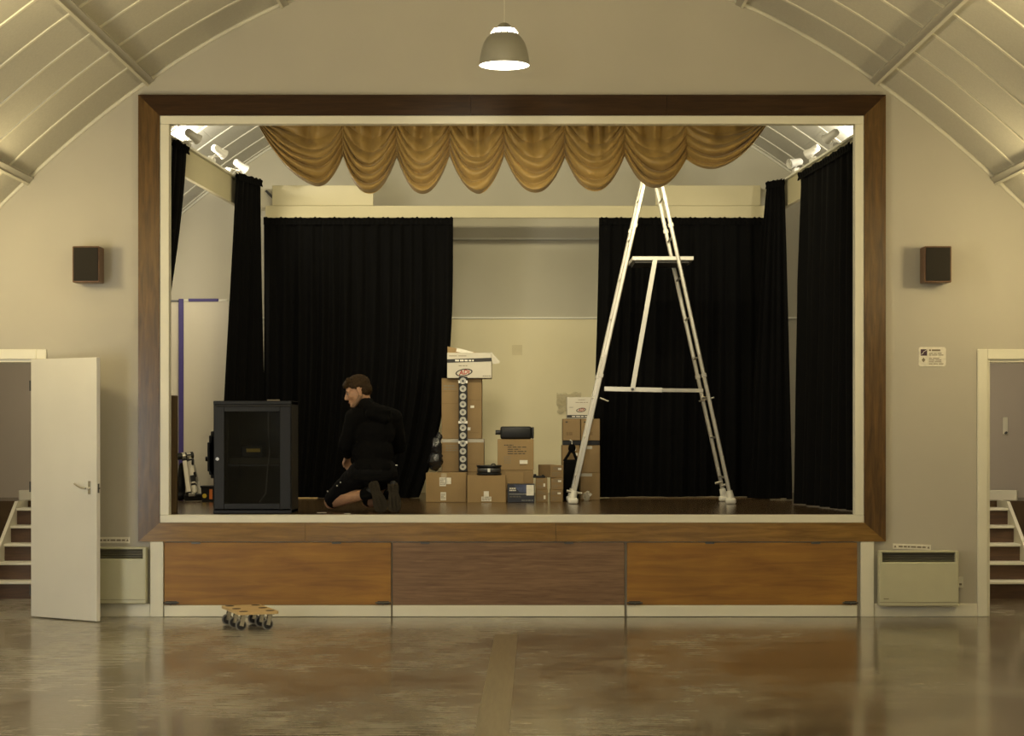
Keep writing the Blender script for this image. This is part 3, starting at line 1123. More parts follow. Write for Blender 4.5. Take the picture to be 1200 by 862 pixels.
for i in range(8):
    swag(i)
for i in range(1, 8):
    x = XW(edges_px[i], SWD)
    obj('gather_cord', MB().tube((x, -0.012, 0), (x, -0.012, ZW(cusp_py[i], SWD) - SWT + 0.01), 0.005, n=6), M_gold, sv)
obj('heading_rail', MB().box((XW(300, SWD), 0.0, -0.004), (XW(900, SWD), 0.03, 0.03)), M_cream, sv)


# ---------------------------------------------------------------- black drapes
def drape(label, top, bot, ztop, zbot, n_pleat, amp, seed, head=0.07, sweep=1.15, ripple=1.0):
    """cloth hung from the plan line 'top' to the plan line 'bot' (lists of (x, y)); pleats run down it"""
    rnd = random.Random(seed)
    base = Vector((sum(p[0] for p in top) / len(top), sum(p[1] for p in top) / len(top), 0))
    t = thing('stage_curtain', label, 'curtain', (base.x, base.y, ST), 0, 'black stage curtains')
    ph = [rnd.uniform(0, 6.28) for _ in range(6)]

    def along(line, u):
        k = u * (len(line) - 1)
        i = min(int(k), len(line) - 2)
        f = k - i
        return Vector((line[i][0] + (line[i + 1][0] - line[i][0]) * f, line[i][1] + (line[i + 1][1] - line[i][1]) * f, 0))

    dirs = (Vector((top[-1][0], top[-1][1], 0)) - Vector((top[0][0], top[0][1], 0))).normalized()
    nor = Vector((dirs.y, -dirs.x, 0))

    def pt(u, v, off=0.0):
        w = v ** sweep
        p = along(top, u).lerp(along(bot, u), w)
        z = ztop + (zbot - ztop) * v
        uu = u + 0.012 * math.sin(2 * PI * 2.3 * u + ph[0])
        a = amp * (0.30 + 0.70 * min(1, v * 3.0))
        wave = math.sin(2 * PI * n_pleat * uu + ph[1] + 0.5 * math.sin(2.2 * v + ph[2]))
        wave += 0.55 * math.sin(2 * PI * n_pleat * 0.53 * uu + ph[3] + 0.7 * v)
        wave += 0.35 * (1 - min(1, v * 2.2)) * math.sin(2 * PI * n_pleat * 2.1 * uu + ph[4])
        o = a * wave + 0.02 * v * noise.noise(Vector((u * 5, v * 2, seed)))
        if v < 0.001:
            z += 0.004 * ripple * math.sin(2 * PI * n_pleat * 0.9 * u + ph[5])
        if v > 0.999:
            z += 0.010 * noise.noise(Vector((u * 6, 0, seed * 1.7)))
        return Vector((p.x, p.y, z)) + nor * (o + off) - Vector((base.x, base.y, ST))
    nu = int(n_pleat * 12)
    mb = MB()
    mb.grid(lambda u, v: pt(u, v), nu, 26)
    mb.grid(lambda u, v: pt(u, v, -0.006), nu, 26)
    obj('cloth', mb, M_black, t, smooth=180)
    # heading tape: a gathered band along the top
    mb = MB()

    def hd_(u, v):
        p = along(top, u)
        r = 0.004 * math.sin(2 * PI * n_pleat * 2.6 * u + ph[4]) + 0.004 * math.sin(40 * v)
        z = ztop + 0.0055 * ripple * (math.sin(2 * PI * n_pleat * 0.75 * u + ph[5] + 0.8 * math.sin(9 * u))) * (1 - v) + 0.012 - head * v
        return Vector((p.x, p.y, z)) + nor * (0.018 + r) - Vector((base.x, base.y, ST))
    mb.grid(hd_, nu, 5)
    mb.grid(lambda u, v: hd_(u, v) - nor * (0.03 + 0.0), nu, 5)
    obj('heading_tape', mb, M_black, t, smooth=180)
    return t


def pl2(px, d):
    return (XW(px, d), d - D0)


drape('wide black curtain behind the kneeling man', [pl2(309, 18.02), pl2(531, 18.02)], [pl2(306, 18.04), pl2(491, 18.04)], 3.462, 0.794, 15, 0.027, 3, sweep=3.2)
drape('wide black curtain behind the aluminium ladder', [pl2(702, 18.02), pl2(897, 18.02)], [pl2(692, 18.04), pl2(903, 18.04)], 3.462, 0.798, 13, 0.027, 5, sweep=1.5)
drape('narrow black side curtain behind the black equipment cabinet, below the third spotlight', [(-2.54, 2.72), (-2.45, 3.05), (-2.385, 3.24)], [(-2.70, 2.72), (-2.60, 3.0), (-2.34, 3.24)], 3.80, 0.80, 6, 0.024, 8, sweep=1.0)
drape('narrow black side curtain with a bright gap on its outer side, right of the ladder', [(2.41, 3.21), (2.54, 3.00)], [(2.20, 3.21), (2.60, 2.90)], 3.775, 0.80, 5, 0.022, 11, sweep=0.8)
drape('tall black side curtain nearest the stage front, on the side of the ladder', [(2.585, 2.30), (2.66, 1.35), (2.72, 0.42)], [(2.48, 1.95), (2.60, 1.3), (2.74, 0.50)], 3.735, 0.80, 8, 0.025, 14)
drape('black side curtain hanging at the stage edge above the black equipment cabinet, swept back', [(-2.70, 0.42), (-2.665, 0.84)], [(-3.20, 0.46), (-3.15, 0.95)], 3.755, 0.80, 3, 0.014, 17, sweep=1.5)

# battens lying along the foot of the rear curtains
for (x0, x1, lab) in ((-2.075, -1.855, 'short pale batten on the stage floor under the curtain behind the kneeling man'), (0.92, 2.55, 'thin grey batten on the stage floor under the curtain behind the ladder')):
    o = obj('floor_batten', MB().box((x0, 3.285, ST + 0.0005), (x1, 3.30, ST + 0.012), 0.003), M_plank if x0 > 0 else M_ply_light)
    tag(o, lab, 'batten', 'battens at the foot of the rear curtains')

# ---------------------------------------------------------------- spotlights on the wing rails
def spotlight(back, mouth, base, label, pw):
    back, mouth, base = Vector(back), Vector(mouth), Vector(base)
    ax = (mouth - back).normalized()
    L = (mouth - back).length
    t = thing('stage_spotlight', label, 'spotlight', base, 0, 'white spotlights on the rails over the stage wings')
    q = ax.to_track_quat('Z', 'Y').to_matrix().to_4x4()
    M = Matrix.Translation(back - base) @ q
    r = 0.034
    mb = MB().lathe([(0.0, -0.004), (r * 0.7, -0.002), (r * 0.95, 0.010), (r, 0.03), (r, L * 0.55), (r * 1.08, L * 0.68), (r * 1.38, L), (r * 1.30, L), (r * 1.02, L * 0.70), (r * 0.92, L * 0.5), (0.0, L * 0.5)], 24, M)
    hs = obj('housing', mb, M_spotw, t, smooth=40)
    obj('lamp_face', MB().lathe([(0.0, L * 0.80), (r * 1.1, L * 0.80), (r * 1.1, L * 0.82), (0.0, L * 0.82)], 20, M), M_lens, hs)
    mid = (back + (mouth - back) * 0.45) - base
    mb = MB().path([mid + Vector((0, 0, -r)), mid + Vector((0, 0.0, -r - 0.02)), Vector((0, 0, 0.045)), Vector((0, 0, 0.03))], 0.007, 8)
    obj('knuckle_arm', mb, M_spotw, t)
    obj('junction_box', MB().box((-0.05, -0.06, 0.0), (0.05, 0.06, 0.035), 0.006), M_spotw, t)
    lamp('spot_beam', 'SPOT', mouth + ax * 0.012, pw, (1.0, 0.90, 0.64), 0.03, aim=mouth + ax, spot=1.15, blend=1.0)
    return t


def rail_pt(s, y):
    f = (y - 0.35) / 3.05
    return Vector((s * (2.77 - 0.195 * f), y, 3.801))


for (s, pxb, pyb, pxm, pym, d, tw, lab, pw) in (
        (-1, 219, 154, 230, 168, 15.65, 0.05, 'white stage spotlight in the brightly lit corner above the black cabinet, nearest the hall', 20),
        (-1, 250, 172, 257, 186, 16.55, 0.05, 'middle white stage spotlight of three above the black equipment cabinet', 20),
        (-1, 275, 189, 289, 199, 17.25, 0.03, 'white stage spotlight nearest the rear wall, above the narrow curtain behind the cabinet', 20),
        (1, 939, 189, 925, 192, 17.25, -0.06, 'white stage spotlight nearest the rear wall on the ladder side, aimed sideways', 22),
        (1, 959, 172, 947, 187, 16.55, 0.05, 'middle white stage spotlight of three on the ladder side rail', 18),
        (1, 981, 154, 973, 170, 15.75, 0.05, 'white stage spotlight on the ladder side rail, nearest the hall', 18)):
    b = PW(pxb, pyb, d)
    m_ = b + (Vector((-s * 0.3, 4.9, 1.9)) - b).normalized() * 0.135 if tw > 0 else PW(pxm, pym, d + tw)
    base = rail_pt(s, d - D0)
    spotlight(b, m_, base, lab, pw)

# ---------------------------------------------------------------- aluminium ladder
LD0, LD1 = 16.65, 17.20
lad = thing('stepladder', 'tall aluminium folding ladder standing open on the stage under the swags', 'ladder', (1.24, 0, ST))
LB = Vector((1.24, 0, ST))
xl, xr, xa_l, xa_r, ztop = XW(671.5, LD0), XW(856.5, LD0), XW(762, LD0), XW(768.5, LD0), 3.86
for (d, nm) in ((LD0, 0), (LD1, 1)):
    y = d - D0
    for (xb, xt, side) in ((xl, xa_l, -1), (xr, xa_r, 1)):
        a = Vector((xb, y, ST + 0.05)) - LB
        b = Vector((xt, y, ztop)) - LB
        ax = (b - a).normalized()
        rail = obj('stile', MB().bar(a, b, 0.038 if side < 0 else 0.035, 0.026, up=(0, 1, 0), bev=0.006), M_alu, lad)
        # inner telescoping stile proud of the outer one
        k0 = a.lerp(b, 0.42)
        obj('inner_stile', MB().bar(k0 + Vector((0, -0.0135, 0)), b + Vector((0, -0.0135, 0)), 0.022, 0.006, up=(0, 1, 0), bev=0.002), M_aluw, rail)
        for kk in (0.36, 0.80):
            c_ = a.lerp(b, kk)
            obj('collar', MB().bar(c_ - ax * 0.018, c_ + ax * 0.018, 0.048, 0.032, up=(0, 1, 0), bev=0.004), M_alu, rail)
        mb = MB()
        mb.box(a + Vector((-0.045, -0.035, -0.0495)), a + Vector((0.045, 0.035, 0.004)), 0.018, seg=3)
        mb.tube(a + Vector((0, 0, 0)), a + ax * 0.07, 0.032, 0.028, n=12)
        obj('foot', mb, M_foot, lad, smooth=60)
# rungs across each section
for (xb, xt, side) in ((xl, xa_l, -1), (xr, xa_r, 1)):
    for k in range(8):
        f = 0.06 + 0.118 * k
        x = xb + (xt - xb) * f
        z = ST + 0.05 + (ztop - ST - 0.05) * f
        obj('rung', MB().tube(Vector((x, LD0 - D0 + 0.012, z)) - LB, Vector((x, LD1 - D0 - 0.012, z)) - LB, 0.009, n=10), M_alu, lad)
# hinge plates at the apex
for d in (LD0, LD1):
    mb = MB().box(Vector((xa_l - 0.05, d - D0 - 0.02, ztop - 0.06)) - LB, Vector((xa_r + 0.05, d - D0 + 0.02, ztop + 0.03)) - LB, 0.01)
    obj('apex_hinge', mb, M_alu, lad)
# platform, brace and strut
z = ZW(302.5, LD0)
pf = obj('platform', MB().box(Vector((XW(741, LD0), LD0 - D0 + 0.0, z - 0.018)) - LB, Vector((XW(813, LD0), LD1 - D0, z + 0.018)) - LB, 0.004), M_aluw, lad)
obj('platform_board', MB().box(Vector((XW(744, LD0), LD0 - D0 + 0.02, z - 0.040)) - LB, Vector((XW(808, LD0), LD1 - D0 - 0.02, z - 0.018)) - LB, 0.002), M_ink, pf)
yb = LD0 - D0 - 0.022
a, b, c_ = (Vector((XW(p[0], LD0), yb, ZW(p[1], LD0))) - LB for p in ((708, 455.5), (776, 457), (824, 457.5)))
obj('brace', MB().bar(a, b, 0.042, 0.016, up=(0, 1, 0), bev=0.004), M_aluw, lad)
obj('brace', MB().bar(b - Vector((0.02, -0.01, 0)), c_ - Vector((0, -0.01, 0)), 0.034, 0.012, up=(0, 1, 0), bev=0.003), M_alu, lad)
a, b = (Vector((XW(p[0], LD0), yb - 0.014, ZW(p[1], LD0))) - LB for p in ((767.5, 304), (741, 456)))
obj('strut', MB().bar(a, b, 0.042, 0.014, up=(0, 1, 0), bev=0.003), M_aluw, lad)
obj('brace_pin', MB().tube(b + Vector((0, -0.012, 0)), b + Vector((0, 0.02, 0)), 0.012, n=10), M_steel, lad)
for (px0, py0, px1, py1, d) in ((703, 466, 713, 470, 16.65), (819, 470, 837, 465.5, 16.7), (838, 566, 847, 564, 17.1), (846, 569, 852, 567, 16.9), (664, 575, 682, 578, 16.7)):
    obj('locking_pin', MB().tube(PW(px0, py0, d) - LB, PW(px1, py1, d) - LB, 0.007 if py0 < 500 else 0.012, n=8), M_alu, lad)

# ---------------------------------------------------------------- equipment cabinet
RD = 14.80
rx0, rx1 = XW(250, RD), XW(341.5, RD)
rw, rh, rdp = rx1 - rx0, ZW(469.5, RD) - ST, 0.46
rk = thing('rack_cabinet', 'black equipment rack cabinet with smoked glass door on the stage edge', 'cabinet', ((rx0 + rx1) / 2, RD - D0, ST))
hw = rw / 2
obj('side_panel', MB().box((-hw, 0.012, 0.0), (-hw + 0.014, rdp, rh), 0.003), M_rack, rk)
obj('side_panel', MB().box((hw - 0.014, 0.012, 0.0), (hw, rdp, rh), 0.003), M_rack, rk)
obj('top_panel', MB().box((-hw, 0.0, rh - 0.03), (hw, rdp, rh), 0.004), M_rack, rk)
obj('bottom_panel', MB().box((-hw, 0.0, 0.0), (hw, rdp, 0.028), 0.004), M_rack, rk)
obj('back_panel', MB().box((-hw + 0.014, rdp - 0.012, 0.028), (hw - 0.014, rdp, rh - 0.03)), M_rackin, rk)
dr = obj('door', MB().box((-hw + 0.006, -0.006, 0.036), (-hw + 0.086, 0.012, rh - 0.044), 0.003)
         .box((hw - 0.090, -0.006, 0.036), (hw - 0.006, 0.012, rh - 0.044), 0.003)
         .box((-hw + 0.086, -0.006, 0.036), (hw - 0.090, 0.012, 0.080), 0.003)
         .box((-hw + 0.086, -0.006, rh - 0.085), (hw - 0.090, 0.012, rh - 0.044), 0.003), M_rack, rk)
obj('pane', MB().box((-hw + 0.086, 0.0, 0.080), (hw - 0.090, 0.005, rh - 0.085)), M_rglass, dr)
mb = MB().tube((-hw + 0.034, -0.008, rh * 0.485), (-hw + 0.034, -0.016, rh * 0.485), 0.014, n=16)
obj('lock', mb, M_chrome, dr)
for sx in (-0.36, 0.36):
    x = sx * rw
    obj('mounting_rail', MB().box((x - 0.018, 0.06, 0.03), (x + 0.018, 0.075, rh - 0.032)), M_rackin, rk)
obj('shelf', MB().box((-hw + 0.03, 0.07, rh * 0.42), (hw - 0.03, 0.36, rh * 0.43)), M_steel, rk)
obj('equipment_unit', MB().box((-0.2, 0.09, rh * 0.432), (0.2, 0.34, rh * 0.50), 0.004), M_rackin, rk)
obj('yellow_sticker', MB().box((-0.06, 0.084, rh * 0.545), (0.05, 0.090, rh * 0.575)), M_yellow, rk)
obj('black_unit', MB().box((-0.10, 0.088, rh * 0.50), (0.07, 0.30, rh * 0.60), 0.004), M_plastic, rk)
mb = MB().path([(-0.11, 0.05, rh * 0.9), (-0.12, 0.05, rh * 0.75), (-0.10, 0.045, rh * 0.62), (-0.115, 0.05, rh * 0.4), (-0.13, 0.05, rh * 0.22), (-0.17, 0.05, rh * 0.10)], 0.005, 8)
obj('cable', mb, M_ink, rk)
mb = MB().path([(0.12, 0.05, rh * 0.92), (0.12, 0.048, rh * 0.70), (0.13, 0.045, rh * 0.55), (0.11, 0.05, rh * 0.36), (0.10, 0.05, rh * 0.18), (0.05, 0.05, rh * 0.10)], 0.006, 8)
obj('cable', mb, mat('grey_cable', (0.16, 0.155, 0.14), 0.5), rk)
obj('vent_slot', MB().box((-hw + 0.01, -0.001, rh - 0.040), (hw - 0.01, 0.004, rh - 0.033)), M_ink, rk)
o = obj('cable_offcut', MB().path([(0, 0, 0.006), (0.04, 0.004, 0.006), (0.10, 0.0, 0.006)], 0.006, 8), M_inkg, None, ((rx0 + rx1) / 2 + 0.10, RD - D0 + 0.12, ST + rh))
tag(o, 'short grey offcut of cable lying on top of the black equipment cabinet', 'cable')

# ---------------------------------------------------------------- things in the wing behind the cabinet
o = obj('wooden_plank', MB().box((-0.032, -0.03, 0.0), (0.032, 0.03, 0.93), 0.003), M_plank, None, (XW(203, 14.92), 14.92 - D0, ST + 0.001))
tag(o, 'upright brown wooden plank standing at the stage edge beside the folded step ladder', 'plank')

SD = 17.62
scr = thing('folding_screen', 'tall white panel screen with blue post and top rail behind the folded ladder', 'screen', (XW(235, SD), SD - D0, ST))
sx0 = scr.location.x
hz = ZW(351, SD) - ST
for (a, b, yy) in ((196, 209, 0.01), (211.5, 268, 0.0)):
    obj('panel', MB().box((XW(a, SD) - sx0, yy, 0.0), (XW(b, SD) - sx0, yy + 0.02, hz - 0.012), 0.003), M_screen, scr)
obj('blue_post', MB().box((XW(209.6, SD) - sx0, -0.016, 0.0), (XW(215.2, SD) - sx0, 0.008, hz + 0.008), 0.003), M_blue, scr)
obj('blue_rail', MB().box((XW(221, SD) - sx0, -0.012, hz - 0.018), (XW(256, SD) - sx0, 0.022, hz + 0.010), 0.003), M_blue, scr)
obj('white_clip', MB().box((XW(215.4, SD) - sx0, -0.010, hz - 0.014), (XW(220.8, SD) - sx0, 0.022, hz + 0.004), 0.002), M_white, scr)
obj('white_clip', MB().box((XW(256.2, SD) - sx0, -0.010, hz - 0.016), (XW(266, SD) - sx0, 0.022, hz + 0.004), 0.002), M_white, scr)
obj('dark_rail', MB().box((XW(196, SD) - sx0, -0.004, hz - 0.020), (XW(209, SD) - sx0, 0.022, hz - 0.004), 0.002), M_steel, scr)

# folded telescopic ladder leaning in the wing
TD = 17.25
fl = thing('telescopic_ladder', 'collapsed white and black telescopic ladder leaning behind the brown plank', 'ladder', PW(222, 584.5, TD))
fo = fl.location.copy()
for (p0, p1, w) in (((216.5, 537), (221.5, 578), 0.040), ((223.5, 537), (228.5, 578), 0.034)):
    a, b = PW(p0[0], p0[1], TD + 0.1) - fo, PW(p1[0], p1[1], TD) - fo
    st = obj('stile', MB().bar(a, b, w, 0.05, up=(0, 1, 0), bev=0.006), M_screen, fl)
    for k in (0.02, 0.5, 0.72) if w < 0.038 else (0.02, 0.97):
        c_ = a.lerp(b, k)
        obj('collar', MB().bar(c_, c_ + (b - a).normalized() * (0.06 if k == 0.5 else 0.02), w + 0.01, 0.06, up=(0, 1, 0), bev=0.004), M_plastic, st)
obj('top_bar', MB().tube(PW(206, 535, TD + 0.06) - fo, PW(226, 533, TD + 0.14) - fo, 0.032, n=16), M_plastic, fl)
obj('silver_band', MB().tube(PW(212.5, 534.2, TD + 0.085) - fo, PW(216, 534, TD + 0.1) - fo, 0.034, n=16), M_alu, fl)
obj('silver_band', MB().tube(PW(218, 533.8, TD + 0.11) - fo, PW(222.5, 533.4, TD + 0.128) - fo, 0.034, n=16), M_alu, fl)
obj('base_bar', MB().bar(PW(216, 583.0, TD) - fo, PW(238, 582.0, TD) - fo, 0.05, 0.06, up=(0, 0, 1), bev=0.008), M_plastic, fl)
obj('silver_band', MB().bar(PW(221, 579.6, TD - 0.03) - fo, PW(229, 579.3, TD - 0.03) - fo, 0.03, 0.03, up=(0, 0, 1), bev=0.004), M_alu, fl)
obj('strut', MB().bar(PW(227, 545, TD + 0.16) - fo, PW(236, 579, TD + 0.05) - fo, 0.025, 0.03, up=(0, 1, 0)), M_alu, fl)
obj('knob', MB().tube(PW(225, 541, TD + 0.05) - fo, PW(227, 541, TD + 0.05) - fo, 0.03, n=10), M_plastic, fl)
obj('knob', MB().tube(PW(227.5, 556, TD + 0.05) - fo, PW(230, 555.5, TD + 0.05) - fo, 0.026, n=10), M_plastic, fl)
o = obj('black_bag', remesh(MB().ball((0, 0, 0.12), (0.05, 0.05, 0.12)).ball((0.01, 0, 0.24), (0.035, 0.04, 0.12)).ball((0.0, 0.0, 0.04), (0.06, 0.06, 0.04)), 0.012, 3, M_plastic, 'black_bag'), None, None, (XW(211.5, 17.4), 17.4 - D0, ST + 0.002))
tag(o, 'slim black bag standing behind the collapsed telescopic ladder', 'bag')

TB = 17.2
tb = thing('battery_tub', 'small black tub with orange side and round yellow mark beside the equipment cabinet', 'tub', (XW(244, TB), TB - D0, ST))
obj('tub_body', MB().prism([(-0.045, 0), (0.09, 0), (0.09, 0.13), (-0.055, 0.13)], -0.07, 0.07), M_plastic, tb)
obj('lid', MB().box((-0.063, -0.075, 0.13), (0.095, 0.075, 0.146), 0.005), M_plastic, tb)
obj('orange_patch', MB().box((0.022, -0.073, 0.025), (0.05, -0.0702, 0.115)), M_orange, tb)
mb = MB().tube((-0.022, -0.0705, 0.055), (-0.022, -0.073, 0.055), 0.020, n=14)
obj('yellow_mark', mb, M_yellow, tb)
# black stage lamp behind the cabinet
BK = 15.6
ls = thing('floor_lamp_unit', 'black stepped lighting unit standing behind the equipment cabinet beside the white screen', 'lamp', (XW(256, BK), BK - D0, ST))
bx = ls.location.x
for (p0, p1, y0, y1) in ((250, 262, 505, 560), (246, 262, 518, 552), (248, 262, 510, 556)):
    obj('housing_step', MB().box((XW(p0 - 2, BK) - bx, -0.05, ZW(y1, BK) - ST), (XW(p1, BK) - bx, 0.05, ZW(y0, BK) - ST), 0.006), M_plastic, ls)
obj('stand', MB().box((-0.03, -0.03, 0.0), (0.03, 0.03, 0.3), 0.004), M_plastic, ls)
obj('knob', MB().tube((XW(241, BK) - bx, 0, ZW(537.5, BK) - ST), (XW(245, BK) - bx, 0, ZW(537.5, BK) - ST), 0.02, n=12), M_plastic, ls)

# ---------------------------------------------------------------- cardboard boxes
def carton(px0, px1, py0, py1, d, depth, label, m=None, rotz=0.0, group='cardboard boxes on the stage', tape=True, open_top=False, cat='box', zb=None):
    """closed carton: four walls, two lid flaps that meet in the middle, tape over the seam"""
    m = m or M_card
    x0, x1 = XW(px0, d), XW(px1, d)
    z0 = ZW(py1, d) if zb is None else zb
    z1 = ZW(py0, d)
    w, h = x1 - x0, z1 - z0
    t = thing('cardboard_box', label, cat, ((x0 + x1) / 2, d - D0, z0), rotz, group)
    k = 0.004
    if open_top:
        mb = MB()
        mb.box((-w / 2, 0, 0), (w / 2, k, h), 0.001)
        mb.box((-w / 2, depth - k, 0), (w / 2, depth, h), 0.001)
        mb.box((-w / 2, k, 0), (-w / 2 + k, depth - k, h), 0.001)
        mb.box((w / 2 - k, k, 0), (w / 2, depth - k, h), 0.001)
        mb.box((-w / 2 + k, k, 0), (w / 2 - k, depth - k, k))
        obj('carton_body', mb, m, t)
    else:
        obj('carton_body', MB().box((-w / 2, 0, 0), (w / 2, depth, h - 0.004), 0.003), m, t)
        obj('lid_flap', MB().box((-w / 2, 0.001, h - 0.004), (w / 2, depth / 2 - 0.001, h), 0.001), m, t)
        obj('lid_flap', MB().box((-w / 2, depth / 2 + 0.001, h - 0.004), (w / 2, depth - 0.001, h), 0.001), m, t)
    return t, w, h


def sticker(t, x0, x1, z0, z1, m=None, name='paper_label', y=0.0):
    return obj(name, MB().box((x0, y - 0.0016, z0), (x1, y - 0.0002, z1)), m or M_label, t)


def ink_lines(t, x0, x1, z0, z1, n, m=None, seed=0, y=0.0, fill=0.42):
    """rows of printed words too small to read"""
    rnd = random.Random(seed)
    mb = MB()
    dz = (z1 - z0) / n
    for k in range(n):
        z = z1 - dz * (k + 0.5)
        x = x0
        end = x1 - (x1 - x0) * rnd.choice((0, 0.05, 0.1, 0.35))
        while x < end - 0.004:
            L = min(rnd.uniform(0.12, 0.32) * (x1 - x0), end - x)
            mb.box((x, y - 0.0014, z - dz * fill / 2), (x + L, y - 0.0002, z + dz * fill / 2))
            x += L + 0.05 * (x1 - x0)
    return obj('printed_text', mb, m or M_inkg, t)


def front_tape(t, x, w, z0, z1):
    return obj('tape', MB().box((x - w / 2, -0.0012, z0), (x + w / 2, -0.0002, z1)), M_tape, t)


def oval_logo(t, x, z, rx, rz, tilt, y=0.0, txt=True):
    """black ring oval with red slanted letters"""
    n = 28
    mb = MB()
    R = Matrix.Rotation(tilt, 2)
    O, I = [], []
    for k in range(n):
        a = 2 * PI * k / n
        o_ = R @ Vector((rx * math.cos(a), rz * math.sin(a)))
        i_ = R @ Vector((rx * 0.84 * math.cos(a), rz * (0.74 + 0.0) * math.sin(a) + 0.0))
        O.append((mb.bm.verts.new((x + o_.x, y - 0.0016, z + o_.y)), mb.bm.verts.new((x + o_.x, y - 0.0002, z + o_.y))))
        I.append((mb.bm.verts.new((x + i_.x, y - 0.0016, z + i_.y)), mb.bm.verts.new((x + i_.x, y - 0.0002, z + i_.y))))
    for k in range(n):
        j = (k + 1) % n
        mb.bm.faces.new((O[k][0], O[j][0], I[j][0], I[k][0]))
        mb.bm.faces.new((O[k][1], O[j][1], O[j][0], O[k][0]))
        mb.bm.faces.new((I[k][1], I[j][1], I[j][0], I[k][0]))
    obj('oval_logo', mb, M_ink, t)
    if txt:
        lettering('ADJ', rz * 1.75, M_red, t, (x, y - 0.001, z), (PI / 2, -tilt, 0), shear=0.25, bold=rz * 0.04, name='logo_lettering')


# front row on the stage floor
ZS = ST + 0.0006
t, w, h = carton(499, 546.5, 554, 587.5, 17.05, 0.34, 'closed cardboard box on the floor with torn labels, below the tallest stack', zb=ZS)
sticker(t, -0.06, 0.0, h * 0.55, h * 0.85)
sticker(t, -0.005, 0.045, h * 0.62, h * 0.84)
sticker(t, -0.05, 0.0, h * 0.06, h * 0.34)
ink_lines(t, -0.055, -0.005, h * 0.58, h * 0.82, 5, seed=1, y=-0.0016)
ink_lines(t, -0.045, -0.005, h * 0.1, h * 0.3, 5, seed=2, y=-0.0016)
front_tape(t, -0.02, 0.05, h * 0.86, h * 0.995)
t, w, h = carton(547.5, 592.5, 557, 588.5, 16.95, 0.34, 'open-topped cardboard box on the floor holding nothing visible, under the black reel', zb=ZS, open_top=True)
sticker(t, -0.045, 0.045, 0.012, h * 0.22)
sticker(t, -0.024, 0.022, h * 0.20, h * 0.42)
ink_lines(t, -0.04, 0.04, 0.018, h * 0.2, 3, seed=3, y=-0.0016)
# second row
t, w, h = carton(517.5, 567, 514.4, 552.6, 17.45, 0.42, 'large cardboard box with shiny tape along its top edge, in the tallest stack', M_card2)
ZB2 = t.location.z
obj('tape', MB().box((-w / 2 - 0.001, -0.0015, h - 0.03), (w / 2 + 0.001, -0.0002, h + 0.001)), M_film, t)
obj('tape', MB().box((-w / 2, 0.0, h), (w / 2, 0.05, h + 0.001)), M_tape, t)
ink_lines(t, -w * 0.40, -w * 0.10, h * 0.62, h * 0.84, 3, M_inkg, 4)
obj('crease', MB().box((-w / 2, -0.001, h * 0.60), (-0.06, -0.0002, h * 0.61)), M_cardin, t)
obj('crease', MB().box((0.05, -0.001, h * 0.24), (w / 2, -0.0002, h * 0.25)), M_cardin, t)
t2, w, h = carton(517.5, 564.5, 443, 514, 17.45, 0.42, 'tall cardboard box in the middle of the tallest stack, under the white flapped box', M_card2)
ink_lines(t2, -w * 0.45, -w * 0.15, h * 0.80, h * 0.90, 2, M_inkg, 5)
for (z_, a, b) in ((0.78, -0.5, -0.1), (0.58, -0.5, -0.1), (0.64, 0.12, 0.5), (0.10, 0.12, 0.42)):
    obj('crease', MB().box((a * w, -0.001, h * z_), (b * w, -0.0002, h * z_ + 0.003)), M_cardin, t2)
sticker(t2, w * 0.22, w * 0.31, h * 0.51, h * 0.55)
sticker(t2, w * 0.14, w * 0.22, h * 0.14, h * 0.19)
# box under the large one (rear support, hidden behind the front row)
sup = carton(512, 582, 552.9, 586, 17.42, 0.40, 'cardboard box hidden behind the front row, carrying the tallest stack', M_card2, zb=ZS)[0]
sup_top = ZW(552.6, 17.45)
# white box with flaps on top
t, w, h = carton(524, 576, 413, 442.8, 17.40, 0.40, 'white printed box with open flaps on top of the tallest stack', M_wbox)
t.rotation_euler = (0, 0, 0.0)
obj('dark_band', MB().prism([(-w / 2, h * 0.60), (w / 2, h * 0.655), (w / 2, h * 0.80), (-w / 2, h * 0.74)], -0.0016, -0.0002), M_ink, t)
ink_lines(t, -w * 0.32, w * 0.12, h * 0.645, h * 0.735, 1, M_label, 8, y=-0.0016, fill=0.75)
ink_lines(t, -w * 0.24, w * 0.06, h * 0.45, h * 0.52, 1, M_inkg, 9)
ink_lines(t, w * 0.30, w * 0.48, h * 0.06, h * 0.11, 1, M_ink, 10)
ink_lines(t, -w * 0.46, w * 0.16, h * 0.84, h * 0.90, 1, M_inkg, 11)
oval_logo(t, -w * 0.12, h * 0.22, 0.080, 0.034, 0.16)
mb = MB().prism([(-w / 2, h), (w * 0.40, h), (w * 0.02, h + 0.012), (-w * 0.25, h + 0.040), (-w / 2, h + 0.062)], 0.10, 0.104)
obj('raised_flap', mb, M_card, t)
mb = MB().prism([(w / 2 - 0.012, h - 0.002), (w / 2 - 0.004, h + 0.010), (w / 2 + 0.078, h - 0.082), (w / 2 + 0.070, h - 0.098), (w / 2 + 0.010, h - 0.105)], 0.012, 0.016)
obj('side_flap', mb, M_wbox, t)
mb = MB().prism([(-w * 0.30, h + 0.01), (-w * 0.05, h - 0.01), (w * 0.10, h + 0.005), (-w * 0.28, h + 0.045)], 0.02, 0.024)
obj('torn_flap', mb, M_label, t)

